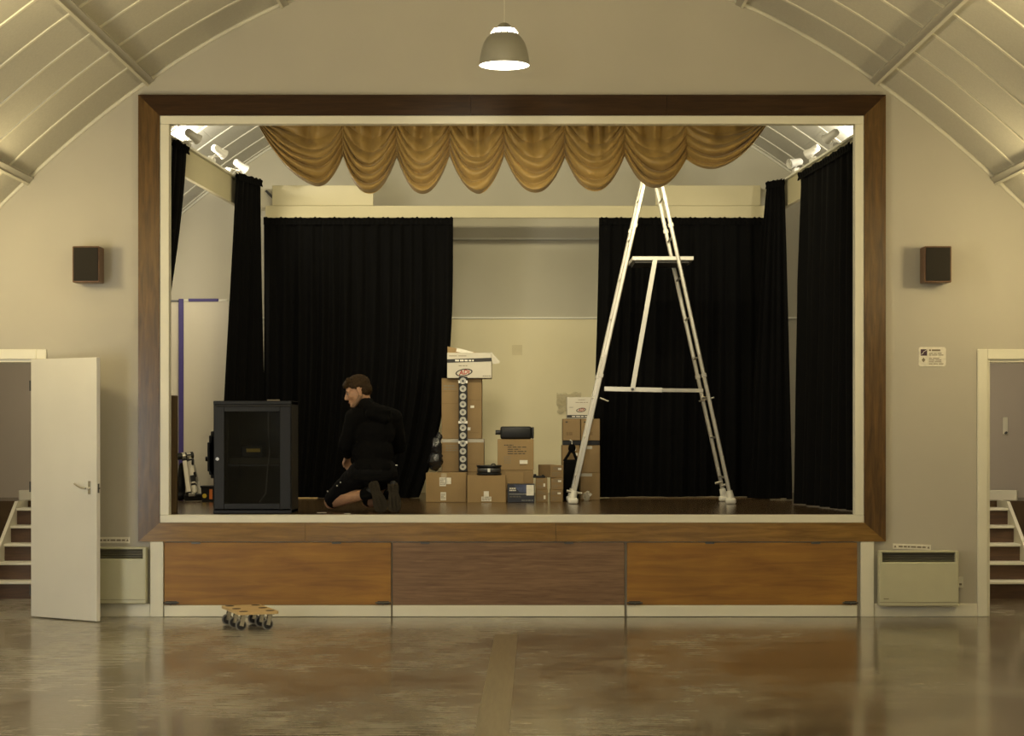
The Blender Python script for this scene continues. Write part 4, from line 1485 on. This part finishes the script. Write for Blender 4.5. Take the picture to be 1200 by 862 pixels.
# vertical lamp bar leaning on the stack
LBD = 17.36
lb = thing('light_bar', 'upright black light bar with a row of round pale lenses against the tallest stack', 'light bar', (XW(542.5, LBD), LBD - D0, ZW(552.6, LBD)))
hh = ZW(441, LBD) - ZW(552.6, LBD)
obj('housing', MB().box((-0.040, 0.01, 0.0), (0.040, 0.05, hh), 0.004), M_plastic, lb)
for k in range(12):
    z = 0.045 + (hh - 0.085) * k / 11
    mb = MB().lathe([(0.030, 0.0), (0.030, 0.008), (0.024, 0.009), (0.014, 0.004), (0.0, 0.004)], 20, Matrix.Translation((0, 0.01, z)) @ Matrix.Rotation(PI / 2, 4, 'X'))
    ln = obj('lens', mb, M_lens, lb, smooth=40)
    obj('lens_core', MB().lathe([(0.0, 0.0095), (0.010, 0.0095), (0.011, 0.003)], 14, Matrix.Translation((0, 0.01, z)) @ Matrix.Rotation(PI / 2, 4, 'X')), M_steel, ln)
for z in (hh * 0.945, hh * 0.52, hh * 0.31):
    obj('shiny_tape', MB().box((-0.043, 0.006, z - 0.012), (0.043, 0.0095, z + 0.012), 0.001), M_aluw, lb)

# reel / ring light resting on the open box
RE = 17.12
rl = thing('cable_reel', 'flat round black reel with shiny rim resting on the open cardboard box', 'reel', (XW(573, RE), RE - D0 + 0.08, ZW(557, 16.95) + 0.001))
mb = MB().lathe([(0.112, 0.0), (0.116, 0.008), (0.110, 0.016), (0.104, 0.02), (0.104, 0.066), (0.110, 0.07), (0.116, 0.078), (0.112, 0.088), (0.05, 0.088), (0.05, 0.0)], 36, closed=True)
obj('drum', mb, M_plastic, rl, smooth=40)
mb = MB().lathe([(0.106, 0.026), (0.109, 0.03), (0.109, 0.056), (0.106, 0.06)], 36)
obj('shiny_rim', mb, M_steel, rl, smooth=60)
obj('clip', MB().box((-0.012, -0.118, 0.025), (0.012, -0.106, 0.06), 0.002), M_aluw, rl)
obj('handle', MB().path([(0.02, -0.09, 0.088), (0.03, -0.09, 0.1), (0.05, -0.08, 0.1), (0.06, -0.075, 0.088)], 0.005), M_plastic, rl)

# glossy black sack beside the stack
mb = MB().ball((0, 0, 0.10), (0.07, 0.07, 0.10)).ball((0.01, 0, 0.22), (0.055, 0.06, 0.10)).ball((0.03, 0.02, 0.31), (0.03, 0.04, 0.06))
me = remesh(mb, 0.012, 2, M_plastic, 'bin_bag')
for v in me.vertices:
    n_ = noise.noise(v.co * 28) * 0.014 + noise.noise(v.co * 60) * 0.006
    v.co += v.normal * n_
bagm = mat('shiny_black_film', (0.012, 0.012, 0.014), 0.14)
me.materials.clear()
me.materials.append(bagm)
o = obj('plastic_sack', me, None, None, (XW(510, 17.3), 17.3 - D0 + 0.03, ZW(553.5, 17.05) + 0.004))
tag(o, 'crumpled shiny black plastic sack between the curtain and the tallest stack', 'sack')

# middle pile
t, w, h = carton(584, 625, 550.5, 587, 17.35, 0.36, 'cardboard box behind the dark blue packet, under the box printed with black lines', M_card2, zb=ZS)
obj('front_flap', MB().box((-w * 0.30, -0.012, h * 0.36), (w * 0.22, -0.006, h * 0.93), 0.001), M_card, t)
top_mid = t.location.z + h
t, w, h = carton(583, 625.5, 514.5, 550.4, 17.35, 0.36, 'cardboard box printed with black lines and a white label, under the black roll', M_card, zb=top_mid + 0.0006)
ink_lines(t, -w * 0.32, -w * 0.05, h * 0.78, h * 0.84, 1, M_ink, 20)
ink_lines(t, -w * 0.22, w * 0.32, h * 0.50, h * 0.78, 4, M_ink, 21, fill=0.35)
ink_lines(t, -w * 0.32, -w * 0.12, h * 0.20, h * 0.46, 4, M_inkg, 22, fill=0.35)
sticker(t, w * 0.11, w * 0.33, h * 0.20, h * 0.32)
ink_lines(t, w * 0.12, w * 0.32, h * 0.15, h * 0.18, 1, M_ink, 23)
top2 = t.location.z + h
rb = thing('black_roll', 'black padded roll with end knob lying on the box printed with black lines', 'roll', (XW(606, 17.35), 17.35 - D0 + 0.14, top2 + 0.001))
wl = XW(626.5, 17.35) - XW(587, 17.35)
mb = MB().box((-wl / 2, -0.12, 0.0), (wl / 2 - 0.02, 0.0, 0.118), 0.020, seg=3)
obj('roll_body', mb, M_plastic, rb, smooth=50)
obj('end_cap', MB().box((wl / 2 - 0.022, -0.124, 0.003), (wl / 2, 0.004, 0.112), 0.018, seg=3), M_blackm, rb, smooth=50)
obj('end_knob', MB().tube((-wl / 2 - 0.045, -0.06, 0.062), (-wl / 2 + 0.004, -0.06, 0.062), 0.022, n=14), M_blackm, rb)
# blue packet
bp_ = thing('printed_packet', 'dark blue printed packet with pale label on the floor in front of a box', 'packet', (XW(610.5, 16.98), 16.98 - D0, ZS))
w, h = XW(626.5, 16.98) - XW(594.5, 16.98), ZW(567, 16.98) - ST
obj('carton_body', MB().box((-w / 2, 0, 0), (w / 2, 0.2, h), 0.003), M_navy, bp_)
obj('blue_picture', MB().prism([(-w * 0.05, h * 0.55), (w * 0.25, h * 0.50), (w * 0.25, h * 0.97), (-w * 0.28, h * 0.97)], -0.0014, -0.0002), M_bluegl, bp_)
sticker(bp_, w * 0.20, w * 0.47, h * 0.38, h * 0.95)
ink_lines(bp_, -w * 0.42, -w * 0.16, h * 0.60, h * 0.82, 2, M_label, 30, fill=0.6)
obj('pale_stripe', MB().box((-w * 0.44, -0.0013, h * 0.44), (w * 0.2, -0.0002, h * 0.465)), M_lens, bp_)
ink_lines(bp_, -w * 0.42, w * 0.02, h * 0.28, h * 0.36, 2, M_inkg, 31)
ink_lines(bp_, w * 0.02, w * 0.44, h * 0.09, h * 0.14, 1, M_lens, 32)

# small boxes
def small_box(px0, px1, py0, py1, label, zb, seed, upright=True, rotz=0.0, d=17.05, depth=0.30):
    t, w, h = carton(px0, px1, py0, py1, d, depth, label, M_card2, zb=zb, group='small cardboard boxes beside the blue packet', rotz=rotz)
    ink_lines(t, -w * 0.38, w * 0.36, h * 0.60, h * 0.88, 4, M_inkg, seed, fill=0.4)
    ink_lines(t, -w * 0.38, w * 0.30, h * 0.12, h * 0.42, 3, M_inkg, seed + 1, fill=0.35)
    if upright:
        sticker(t, w * 0.15, w * 0.31, h * 0.24, h * 0.52)
    else:
        sticker(t, w * 0.08, w * 0.34, h * 0.64, h * 0.78)
    return t.location.z + h


z1 = small_box(628, 642, 573.2, 587, 'small cardboard box on the floor with upright white label, next to the blue packet', ZS, 50)
z2 = small_box(628, 641.5, 560.0, 573, 'small cardboard box with upright white label and black item on top', z1 + 0.0006, 52)
o = obj('cable_clip', MB().box((-0.06, 0.03, 0.0), (0.05, 0.16, 0.018), 0.004).box((-0.055, 0.04, 0.018), (-0.03, 0.14, 0.034), 0.004).box((0.02, 0.05, 0.018), (0.04, 0.12, 0.028), 0.003), M_plastic, None, (XW(632.5, 17.05), 17.05 - D0, z2 + 0.001))
tag(o, 'small black plastic fitting lying on the small box beside the white wall', 'fitting')
z3 = small_box(645, 659.5, 573.6, 587, 'small cardboard box on the floor with level white label, beside the black bag', ZS, 54, False)
z4 = small_box(645.5, 660, 559.4, 573.4, 'small cardboard box with level white label, middle of its stack of three', z3 + 0.0006, 56, False)
t, w, h = carton(645, 660.5, 545, 559.2, 17.05, 0.42, 'small cardboard box turned at an angle on top of its stack of three', M_card2, zb=z4 + 0.0006, group='small cardboard boxes beside the blue packet', rotz=0.26)
ink_lines(t, -w * 0.30, w * 0.40, h * 0.62, h * 0.88, 3, M_inkg, 58)
ink_lines(t, -w * 0.38, w * 0.36, h * 0.15, h * 0.45, 3, M_inkg, 59)
sticker(t, w * 0.08, w * 0.34, h * 0.62, h * 0.78)

# stack beside the ladder foot
RS = 17.5
b1 = carton(658, 679, 553.5, 587, RS, 0.30, 'cardboard box at the bottom of the stack behind the black bag', M_card2, zb=ZS)
b2 = carton(680, 703, 553.5, 587, RS, 0.30, 'cardboard box on the floor beside the curtain behind the ladder, partly in shade', M_card2, zb=ZS)
zt = b1[0].location.z + b1[2]
b3 = carton(658.5, 679, 521.5, 553, RS, 0.30, 'cardboard box behind the strap of the black bag, in the middle of its stack', M_card2, zb=zt + 0.0006)
b4 = carton(680, 703, 521.5, 553, RS, 0.30, 'cardboard box halfway up the stack next to the curtain behind the ladder', M_card2, zb=zt + 0.0006)
sticker(b3[0], 0.03, 0.05, b3[2] * 0.80, b3[2] * 0.90)
sticker(b3[0], 0.045, 0.065, b3[2] * 0.62, b3[2] * 0.72)
for (bb, sd) in ((b2, 61), (b4, 62)):
    obj('clear_wrap', MB().box((-bb[1] / 2, -0.0025, bb[2] * 0.86), (bb[1] * 0.1, -0.0005, bb[2] * 0.97)), M_film, bb[0])
zt2 = b3[0].location.z + b3[2]
o = obj('black_tray', MB().box((XW(659.5, RS), RS - D0 - 0.0, zt2 + 0.001), (XW(703, RS), RS - D0 + 0.28, ZW(516, RS)), 0.004), M_plastic)
tag(o, 'flat black tray between the brown boxes of the stack behind the ladder foot', 'tray')
zt3 = ZW(516, RS) + 0.0008
b5 = carton(659.5, 680, 490.5, 516, RS, 0.30, 'cardboard box under the white printed box, its outer side against the cream wall', M_card2, zb=zt3)
b6 = carton(680.8, 703, 490.5, 516, RS, 0.30, 'cardboard box under the white printed box, partly behind the ladder leg', M_card2, zb=zt3)
for (bb, sd) in ((b5, 63), (b6, 64)):
    ink_lines(bb[0], -bb[1] * 0.3, bb[1] * 0.32, bb[2] * 0.20, bb[2] * 0.42, 1, M_cardin, sd, fill=0.7)
    sticker(bb[0], -bb[1] * 0.34, -bb[1] * 0.22, bb[2] * 0.82, bb[2] * 0.88, M_ink, 'tick_mark')
zt4 = b5[0].location.z + b5[2] + 0.0006
t, w, h = carton(664.5, 693, 465, 489.8, RS, 0.28, 'white printed box with red oval logo on top of the stack behind the ladder leg', M_wbox, zb=zt4)
obj('dark_band', MB().box((-w / 2, -0.0016, h * 0.04), (w / 2, -0.0002, h * 0.17)), M_ink, t)
ink_lines(t, -w * 0.30, w * 0.46, h * 0.075, h * 0.135, 1, M_label, 70, y=-0.0016, fill=0.7)
ink_lines(t, -w * 0.04, w * 0.28, h * 0.84, h * 0.90, 1, M_inkg, 71)
ink_lines(t, -w * 0.15, w * 0.36, h * 0.72, h * 0.78, 1, M_inkg, 72)
ink_lines(t, -w * 0.40, -w * 0.22, h * 0.50, h * 0.55, 1, M_ink, 73)
oval_logo(t, w * 0.08, h * 0.40, 0.046, 0.020, 0.16)
# crumpled clear film bag behind that box, against the wall
def film(u, v):
    a, b = PW(653, 463, 19.2), PW(682, 482, 19.2)
    x = a.x + (b.x - a.x) * u + 0.03 * noise.noise(Vector((u * 3, v * 3, 1)))
    z = b.z + (a.z - b.z) * (1 - v) * 1.2 + 0.05 * noise.noise(Vector((u * 3, v * 2, 8)))
    y = BWY - 0.05 + 0.03 * noise.noise(Vector((u * 6, v * 6, 3)))
    return Vector((x, y, z))
mb = MB()
mb.grid(film, 14, 12)
bmesh.ops.solidify(mb.bm, geom=mb.bm.faces[:], thickness=0.0015)
o = obj('plastic_film', mb, glass('hanging_film', (0.56, 0.49, 0.32), 0.25, 0.24), None, smooth=40)
tag(o, 'crumpled clear plastic film hanging on the cream wall behind the white printed box', 'film')
# square patch of dried adhesive on the cream wall
c0, c1 = PW(600, 404, 19.5), PW(612, 416, 19.5)
o = obj('wall_patch', MB().box((c0.x, BWY - 0.0145, c1.z), (c1.x, BWY - 0.0122, c0.z)), mat('faint_patch', (0.74, 0.65, 0.41), 0.75), None)
tag(o, 'faint square patch on the cream wall above the black roll', 'patch')

# black bag with straps hanging in front of that stack
BG = 17.33
bg = thing('black_bag', 'soft black bag with two straps tied to a knot in front of the stacked boxes', 'bag', (XW(669.5, BG), BG - D0, ZS))
w2 = (XW(678.5, BG) - XW(660.5, BG)) / 2
hb = ZW(537, BG) - ST
me = MB().box((-w2, 0.0, 0.0), (w2, 0.10, hb * 0.97), 0.03, seg=4)
obj('bag_body', me, M_black, bg, smooth=60)
kn = Vector((XW(670.5, BG) - bg.location.x, 0.06, ZW(525, BG) - ST))
obj('strap', MB().path([(-w2 * 0.92, 0.03, hb * 0.93), (-w2 * 0.4, 0.03, hb * 1.08), kn], 0.014, 8), M_black, bg)
obj('strap', MB().path([(w2 * 0.8, 0.03, hb * 0.93), (w2 * 0.5, 0.03, hb * 1.06), kn], 0.014, 8), M_black, bg)
obj('knot', MB().ball(kn, (0.035, 0.03, 0.045)), M_black, bg, smooth=180)
obj('steel_hook', MB().path([kn + Vector((0, -0.01, 0.03)), kn + Vector((0.0, -0.02, 0.065)), kn + Vector((-0.02, -0.02, 0.075))], 0.006), M_aluw, bg)
# small clear packet on the floor beside it
mb = MB().ball((0, 0, 0.045), (0.035, 0.03, 0.045), seg=10, rings=8)
for v in mb.bm.verts:
    v.co += Vector((noise.noise(v.co * 30), noise.noise(v.co * 30 + Vector((5, 0, 0))), noise.noise(v.co * 30 + Vector((0, 5, 0))))) * 0.035
    v.co.z = max(v.co.z, 0.0)
o = obj('clear_packet', mb, M_film, None, (XW(688, 17.35), 17.35 - D0, ZS + 0.001), smooth=30)
tag(o, 'small crumpled clear plastic packet on the floor behind the ladder foot', 'packet')

# slips of paper on the stage near the man's knee
for (px, d, w, h, r, lab) in ((377, 14.95, 0.07, 0.05, 0.3, 'small pale slip of paper on the stage in front of the kneeling man'), (407, 14.78, 0.05, 0.03, 0.1, 'tiny pale scrap of paper on the stage under the kneeling man')):
    o = obj('paper_slip', MB().box((-w / 2, -h / 2, 0.0), (w / 2, h / 2, 0.002)), M_label, None, (XW(px, d), d - D0, ST + 0.001), (0, 0, r))
    tag(o, lab, 'paper')

# ---------------------------------------------------------------- furniture dolly on the hall floor
DD = 13.82
dl = thing('furniture_dolly', 'low plywood dolly on six casters standing on the hall floor before the stage', 'dolly', (XW(292.5, DD), DD - D0, 0.0))
# board axes from the photograph: long axis runs towards the camera and to the right
la = Vector((0.36, -0.93, 0)).normalized()
sa = Vector((0.93, 0.36, 0)).normalized()
dl.rotation_euler = (0, 0, math.atan2(sa.y, sa.x))
bw, bl, bz = 0.150, 0.295, 0.120
mb = MB().box((-bw, -bl, bz), (bw, bl, bz + 0.018), 0.0)
vert_edges = [e for e in mb.bm.edges if abs(e.verts[0].co.z - e.verts[1].co.z) > 0.01]
bmesh.ops.bevel(mb.bm, geom=vert_edges, offset=0.03, segments=4, affect='EDGES', profile=0.5)
obj('deck', mb, M_ply_light, dl)
for sx in (-1, 1):
    for k in (-1, 0, 1):
        x, y = sx * 0.098, k * 0.225
        mb = MB().lathe([(0.0, bz + 0.0181), (0.032, bz + 0.0181), (0.032, bz + 0.0205), (0.024, bz + 0.0215), (0.0, bz + 0.0215)], 18, Matrix.Translation((x, y, 0)))
        obj('rubber_pad', mb, mat('brown_pad', (0.05, 0.028, 0.012), 0.7), dl)
        cs = obj('caster_fork', MB().box((x - 0.028, y - 0.028, bz - 0.008), (x + 0.028, y + 0.028, bz - 0.0005), 0.002)
                 .bar((x, y - 0.017, bz - 0.008), (x - 0.018, y - 0.017, 0.036), 0.030, 0.003, up=(0, 1, 0))
                 .bar((x, y + 0.017, bz - 0.008), (x - 0.018, y + 0.017, 0.036), 0.030, 0.003, up=(0, 1, 0)), M_chrome, dl)
        MR = Matrix.Translation((x - 0.018, y, 0.0405)) @ Matrix.Rotation(PI / 2, 4, 'X')
        obj('wheel', MB().lathe([(0.0, -0.012), (0.030, -0.012), (0.038, -0.010), (0.040, -0.004), (0.040, 0.004), (0.038, 0.010), (0.030, 0.012), (0.0, 0.012)], 24, MR), M_ink, cs, smooth=40)
        obj('tyre', MB().lathe([(0.032, -0.0125), (0.0395, -0.011), (0.0403, -0.005), (0.0403, 0.005), (0.0395, 0.011), (0.032, 0.0125)], 24, MR), mat('grey_rubber', (0.17, 0.165, 0.15), 0.6), cs, smooth=40)

# ---------------------------------------------------------------- the kneeling man
MO = Vector((XW(430, 14.9), 0.30, ST + 0.002))
man = thing('person', 'man in black hoodie and shorts kneeling on the stage, head turned in profile', 'person', MO)
V = Vector
hipL, hipR = V((-0.05, 0.15, 0.315)), V((0.13, 0.15, 0.315))
knL, knR = V((-0.315, 0.34, 0.075)), V((-0.02, 0.50, 0.075))
anL, anR = V((0.015, 0.080, 0.150)), V((0.190, 0.090, 0.150))
shL, shR = V((-0.115, 0.13, 0.755)), V((0.195, 0.24, 0.755))
elL, elR = V((-0.185, 0.17, 0.535)), V((0.235, 0.36, 0.52))
wrL, wrR = V((-0.180, 0.335, 0.455)), V((0.06, 0.47, 0.45))
pel, waist, chest, uch = V((0.04, 0.14, 0.34)), V((0.035, 0.165, 0.47)), V((0.035, 0.195, 0.63)), V((0.035, 0.20, 0.745))
neck0, neck1 = V((-0.005, 0.195, 0.815)), V((-0.045, 0.195, 0.905))
# head frame: facing to the left and down
hf = V((-0.93, -0.10, -0.30)).normalized()
hl = V((0, 0, 1)).cross(hf).normalized()     # towards his left ear = towards the camera
hu = hf.cross(hl).normalized()
hu = -hu if hu.z < 0 else hu
HC = V((-0.088, 0.185, 0.965))
HM = Matrix((hf, hl, hu)).transposed()


def H(f, l, u):
    return HC + hf * f + hl * l + hu * u


body = MB()
# trunk and limbs
body.ball(pel, (0.155, 0.12, 0.12))
body.ball(waist, (0.14, 0.105, 0.14))
body.ball(chest, (0.155, 0.115, 0.15))
body.ball(uch, (0.15, 0.10, 0.10))
body.cap(uch + V((0, 0, 0.02)), shL, 0.075, 0.058)
body.cap(uch + V((0, 0, 0.02)), shR, 0.075, 0.058)
body.cap(neck0, neck1, 0.062, 0.056)
body.cap(neck1, H(-0.03, 0, -0.03), 0.056, 0.058)
for (sh, el, wr) in ((shL, elL, wrL), (shR, elR, wrR)):
    body.cap(sh, el, 0.050, 0.040)
    body.cap(el, wr, 0.040, 0.027)
for (hp, kn_, an) in ((hipL, knL, anL), (hipR, knR, anR)):
    body.cap(hp, kn_, 0.088, 0.060)
    mid = kn_.lerp(an, 0.35) + V((0.0, -0.012, 0.008))
    body.cap(kn_, mid, 0.056, 0.057)
    body.cap(mid, an, 0.057, 0.038)
# head
body.ball(H(-0.012, 0, 0.035), (0.100, 0.076, 0.088), HM)
body.ball(H(0.020, 0, -0.020), (0.072, 0.064, 0.082), HM)
body.cap(H(-0.015, 0.048, -0.050), H(0.068, 0.016, -0.098), 0.024, 0.019)
body.cap(H(-0.015, -0.048, -0.050), H(0.068, -0.016, -0.098), 0.024, 0.019)
body.ball(H(0.075, 0, -0.098), (0.020, 0.024, 0.017), HM)
body.cap(H(0.070, 0.032, 0.022), H(0.070, -0.032, 0.022), 0.021, 0.021)      # brow
body.cap(H(0.088, 0, 0.010), H(0.110, 0, -0.030), 0.010, 0.013)              # nose
body.ball(H(0.100, 0.010, -0.036), 0.009)
body.ball(H(0.100, -0.010, -0.036), 0.009)
body.cap(H(0.086, 0.016, -0.062), H(0.086, -0.016, -0.062), 0.009, 0.009)    # lips
body.cap(H(0.084, 0.014, -0.074), H(0.084, -0.014, -0.074), 0.009, 0.009)
body.ball(H(0.056, 0.045, -0.020), (0.028, 0.020, 0.024), HM)                # cheeks
body.ball(H(0.056, -0.045, -0.020), (0.028, 0.020, 0.024), HM)
for s in (-1, 1):
    body.ball(H(-0.012, s * 0.079, -0.008), (0.019, 0.009, 0.032), HM)       # ears
    body.ball(H(-0.008, s * 0.080, -0.034), (0.009, 0.007, 0.010), HM)


# hands: palm, four fingers of their own length bent at the knuckles, thumb off the side
def hand(wr, fwd, side, palm_n):
    fwd, palm_n = fwd.normalized(), palm_n.normalized()
    side = side.normalized()
    p0 = wr + fwd * 0.045
    body.ball(p0, (0.048, 0.040, 0.016), Matrix((fwd, side, palm_n)).transposed())
    body.cap(wr, p0, 0.025, 0.022)
    for k, L in enumerate((0.072, 0.082, 0.077, 0.060)):
        b0 = wr + fwd * 0.082 + side * (0.030 - 0.020 * k)
        b1 = b0 + (fwd * 0.8 + palm_n * 0.6).normalized() * L * 0.48
        b2 = b1 + (fwd * 0.25 + palm_n * 0.97).normalized() * L * 0.30
        b3 = b2 + (fwd * -0.35 + palm_n * 0.93).normalized() * L * 0.24
        body.cap(wr + fwd * 0.05 + side * (0.022 - 0.015 * k), b0, 0.011, 0.0095, 10)
        body.cap(b0, b1, 0.0095, 0.0088, 10)
        body.cap(b1, b2, 0.0088, 0.008, 10)
        body.cap(b2, b3, 0.008, 0.007, 10)
    t0 = wr + fwd * 0.025 + side * 0.030
    t1 = t0 + (fwd * 0.6 + side * 0.7 + palm_n * 0.3).normalized() * 0.040
    t2 = t1 + (fwd * 0.8 + side * 0.1 + palm_n * 0.55).normalized() * 0.030
    body.cap(wr + fwd * 0.02, t0, 0.016, 0.014, 10)
    body.cap(t0, t1, 0.0125, 0.011, 10)
    body.cap(t1, t2, 0.011, 0.009, 10)


hand(wrL, V((-0.15, 0.55, -0.6)), V((-0.5, -0.5, -0.35)), V((0.6, -0.1, -0.6)))
hand(wrR, V((-0.85, 0.3, -0.25)), V((0.1, 0.6, 0.6)), V((-0.1, 0.1, -1)))
bm_ = remesh(body, 0.0062, 3, M_skin, 'body')
obj('body', bm_, None, man)

# hair: cap over the crown, shorter at sides and nape
hair = MB()
hair.ball(H(-0.016, 0, 0.050), (0.102, 0.079, 0.084), HM, 20, 14)
hair.ball(H(-0.050, 0, 0.005), (0.068, 0.074, 0.075), HM, 20, 14)
for k in range(9):
    a = -1 + 2 * k / 8
    hair.cap(H(0.045, a * 0.045, 0.105), H(0.092 - 0.012 * abs(a), a * 0.045, 0.070 + 0.006 * math.sin(k * 2.1)), 0.022, 0.014, 10)
hm = remesh(hair, 0.006, 1, M_hair, 'hair')
inv = HM.inverted()
for v in hm.vertices:
    q = inv @ (v.co - HC)
    f, l, u = q.x, q.y, q.z
    # pull the hairline in: forehead, temples and behind the ears stay bare
    lim = 0.052 if f > 0.060 else (0.008 + (f - 0.015) * 0.98 if f > 0.015 else (-0.018 if f > -0.022 else -0.058))
    if u < lim:
        c_ = H(-0.012, 0, 0.02)
        v.co = c_ + (v.co - c_) * 0.80
    else:
        v.co += v.normal * (0.004 * noise.noise(v.co * 90) + 0.003 * noise.noise(v.co * 200))
obj('hair', hm, None, man)
for s in (-1, 1):
    e = obj('eye', MB().ball(H(0.077, s * 0.031, 0.004), 0.0112, None, 12, 10), mat('eye_white', (0.30, 0.27, 0.22), 0.3), man, smooth=180)
    obj('iris', MB().ball(H(0.0865, s * 0.0315, 0.003), 0.0048, None, 10, 8), M_ink, e, smooth=180)
    obj('eyebrow', MB().path([H(0.090, s * 0.014, 0.024), H(0.090, s * 0.030, 0.027), H(0.080, s * 0.046, 0.020)], 0.0045, 6), M_hair, man, smooth=180)
obj('lips', MB().path([H(0.088, 0.020, -0.068), H(0.0955, 0.008, -0.066), H(0.0955, -0.008, -0.066), H(0.088, -0.020, -0.068)], 0.004, 6), M_lip, man, smooth=180)
# short beard shadow: thin shell over jaw and chin
bd = MB()
for s in (-1, 1):
    bd.cap(H(-0.010, s * 0.050, -0.046), H(0.066, s * 0.017, -0.099), 0.0255, 0.0205)
bd.ball(H(0.074, 0, -0.099), (0.0215, 0.025, 0.018), HM)
obj('stubble', remesh(bd, 0.006, 2, M_stubble, 'stubble'), None, man)

# hoodie
ho = MB()
ho.ball(pel + V((0, 0.0, 0.015)), (0.175, 0.145, 0.10))
ho.ball(waist, (0.170, 0.135, 0.15))
ho.ball(chest, (0.180, 0.140, 0.16))
ho.ball(uch, (0.175, 0.125, 0.105))
ho.cap(uch + V((-0.01, 0, 0.045)), shL, 0.082, 0.072)
ho.cap(uch + V((0.01, 0, 0.045)), shR, 0.085, 0.072)
for (sh, el, wr) in ((shL, elL, wrL), (shR, elR, wrR)):
    ho.cap(sh, el, 0.070, 0.058)
    ho.cap(el, el.lerp(wr, 0.86), 0.058, 0.044)
    ho.cap(el.lerp(wr, 0.86), el.lerp(wr, 0.98), 0.038, 0.036)
ho.cap(neck0 + V((0.01, 0, -0.02)), neck0 + V((-0.018, 0, 0.035)), 0.098, 0.074)
# hood lying on the back
for k in range(7):
    a = -1 + 2 * k / 6
    ho.ball(V((0.055 + 0.075 * a, 0.115 - 0.035 * (1 - a * a), 0.835 - 0.030 * a - 0.02 * (1 - a * a))), (0.055, 0.045, 0.045))
ho.cap(V((0.03, 0.075, 0.79)), V((0.13, 0.10, 0.745)), 0.050, 0.040)
hom = remesh(ho, 0.009, 3, M_hoodie, 'hoodie')
for v in hom.vertices:
    p = v.co
    v.co += v.normal * (0.005 * noise.noise(Vector((p.x * 9, p.y * 9, p.z * 9))) + 0.004 * noise.noise(p * 34))
obj('hoodie', hom, None, man)
mb = MB()
mb.lathe([(0.172, -0.02), (0.178, 0.0), (0.176, 0.03), (0.168, 0.034)], 36, Matrix.Translation(pel + V((0, 0, -0.065))) @ Matrix.Diagonal((1, 0.83, 1, 1)))
obj('hem', mb, M_hoodie, man, smooth=60)
obj('pocket_zip', MB().box(V((0.218, 0.10, 0.372)), V((0.236, 0.108, 0.378))), M_aluw, man)

# shorts to the knee
sh_ = MB()
sh_.ball(pel + V((0, 0, -0.02)), (0.175, 0.145, 0.115))
for (hp, kn_) in ((hipL, knL), (hipR, knR)):
    sh_.cap(hp, hp.lerp(kn_, 0.93) + V((0, 0, 0.008)), 0.108, 0.074)
sm_ = remesh(sh_, 0.009, 3, M_shorts, 'shorts')
for v in sm_.vertices:
    v.co += v.normal * (0.008 * noise.noise(v.co * 14) + 0.003 * noise.noise(v.co * 40))
    v.co.z = max(v.co.z, 0.003)
obj('shorts', sm_, None, man)
for (px, py) in ((399, 565), (395, 569), (384, 575.5)):
    p = PW(px, py, 15.02) - MO
    o = obj('snap_button', MB().ball(p, 0.0065, None, 8, 6), M_aluw, man)
# dark sock and shoes with soles towards the viewer
def shoe(toe, heel, an, nm):
    toe, heel = V(toe), V(heel)
    ax = (heel - toe).normalized()          # from toe up to the heel
    out = V((0, -1, 0))                      # sole faces the viewer
    out = (out - ax * out.dot(ax)).normalized()
    sd = ax.cross(out).normalized()
    L = (heel - toe).length
    M3 = Matrix((sd, ax, -out)).transposed()
    up = MB()
    up.ball(toe + ax * 0.060 - out * 0.042, (0.048, 0.072, 0.036), M3)
    up.ball(toe + ax * 0.140 - out * 0.046, (0.040, 0.080, 0.042), M3)
    up.ball(heel - ax * 0.045 - out * 0.048, (0.036, 0.050, 0.046), M3)
    up.cap(heel - ax * 0.06 - out * 0.06, an, 0.046, 0.044)
    me = remesh(up, 0.008, 2, M_shoe, 'shoe')
    for v in me.vertices:
        v.co.z = max(v.co.z, 0.002)
    so_ = obj('shoe', me, None, man)
    # sole outline
    prof = [(-0.020, 0.0), (0.018, 0.0), (0.040, 0.028), (0.047, 0.075), (0.040, 0.13), (0.031, 0.175), (0.034, 0.225), (0.030, 0.262), (0.012, L + 0.0), (-0.012, L), (-0.030, 0.262), (-0.034, 0.225), (-0.029, 0.175), (-0.036, 0.13), (-0.046, 0.075), (-0.042, 0.028)]
    mb = MB()
    A = [mb.bm.verts.new(toe + sd * p[0] * 1.22 + ax * p[1] * L / 0.285 + out * 0.0) for p in prof]
    B = [mb.bm.verts.new(toe + sd * p[0] * 1.22 + ax * p[1] * L / 0.285 - out * 0.022) for p in prof]
    n = len(prof)
    for i in range(n):
        j = (i + 1) % n
        mb.bm.faces.new((A[i], A[j], B[j], B[i]))
    mb.bm.faces.new(A)
    mb.bm.faces.new(list(reversed(B)))
    obj('sole', mb, M_sole, so_)
    tr_ = MB()
    for r in range(11):
        for q in (-1, 0, 1):
            y_ = 0.022 + 0.0225 * r
            if 0.145 < y_ < 0.185:
                continue
            c_ = toe + sd * (q * 0.029) + ax * (y_ * L / 0.285) + out * 0.003
            tr_.bar(c_ - ax * 0.008, c_ + ax * 0.008, 0.020, 0.012, up=out)
    tag(obj('tread_lugs', tr_, M_sole, so_), kind='stuff')


shoe((0.125, -0.005, 0.006), (0.040, 0.0, 0.262), anL, 'left')
shoe((0.222, 0.0, 0.006), (0.200, 0.02, 0.255), anR, 'right')
for an, kn_ in ((anL, knL), (anR, knR)):
    d_ = (kn_ - an).normalized()
    obj('sock', remesh(MB().cap(an - d_ * 0.01, an + d_ * 0.055, 0.046, 0.048), 0.008, 1, M_hoodie, 'sock'), None, man)

print('objects', len(bpy.data.objects))
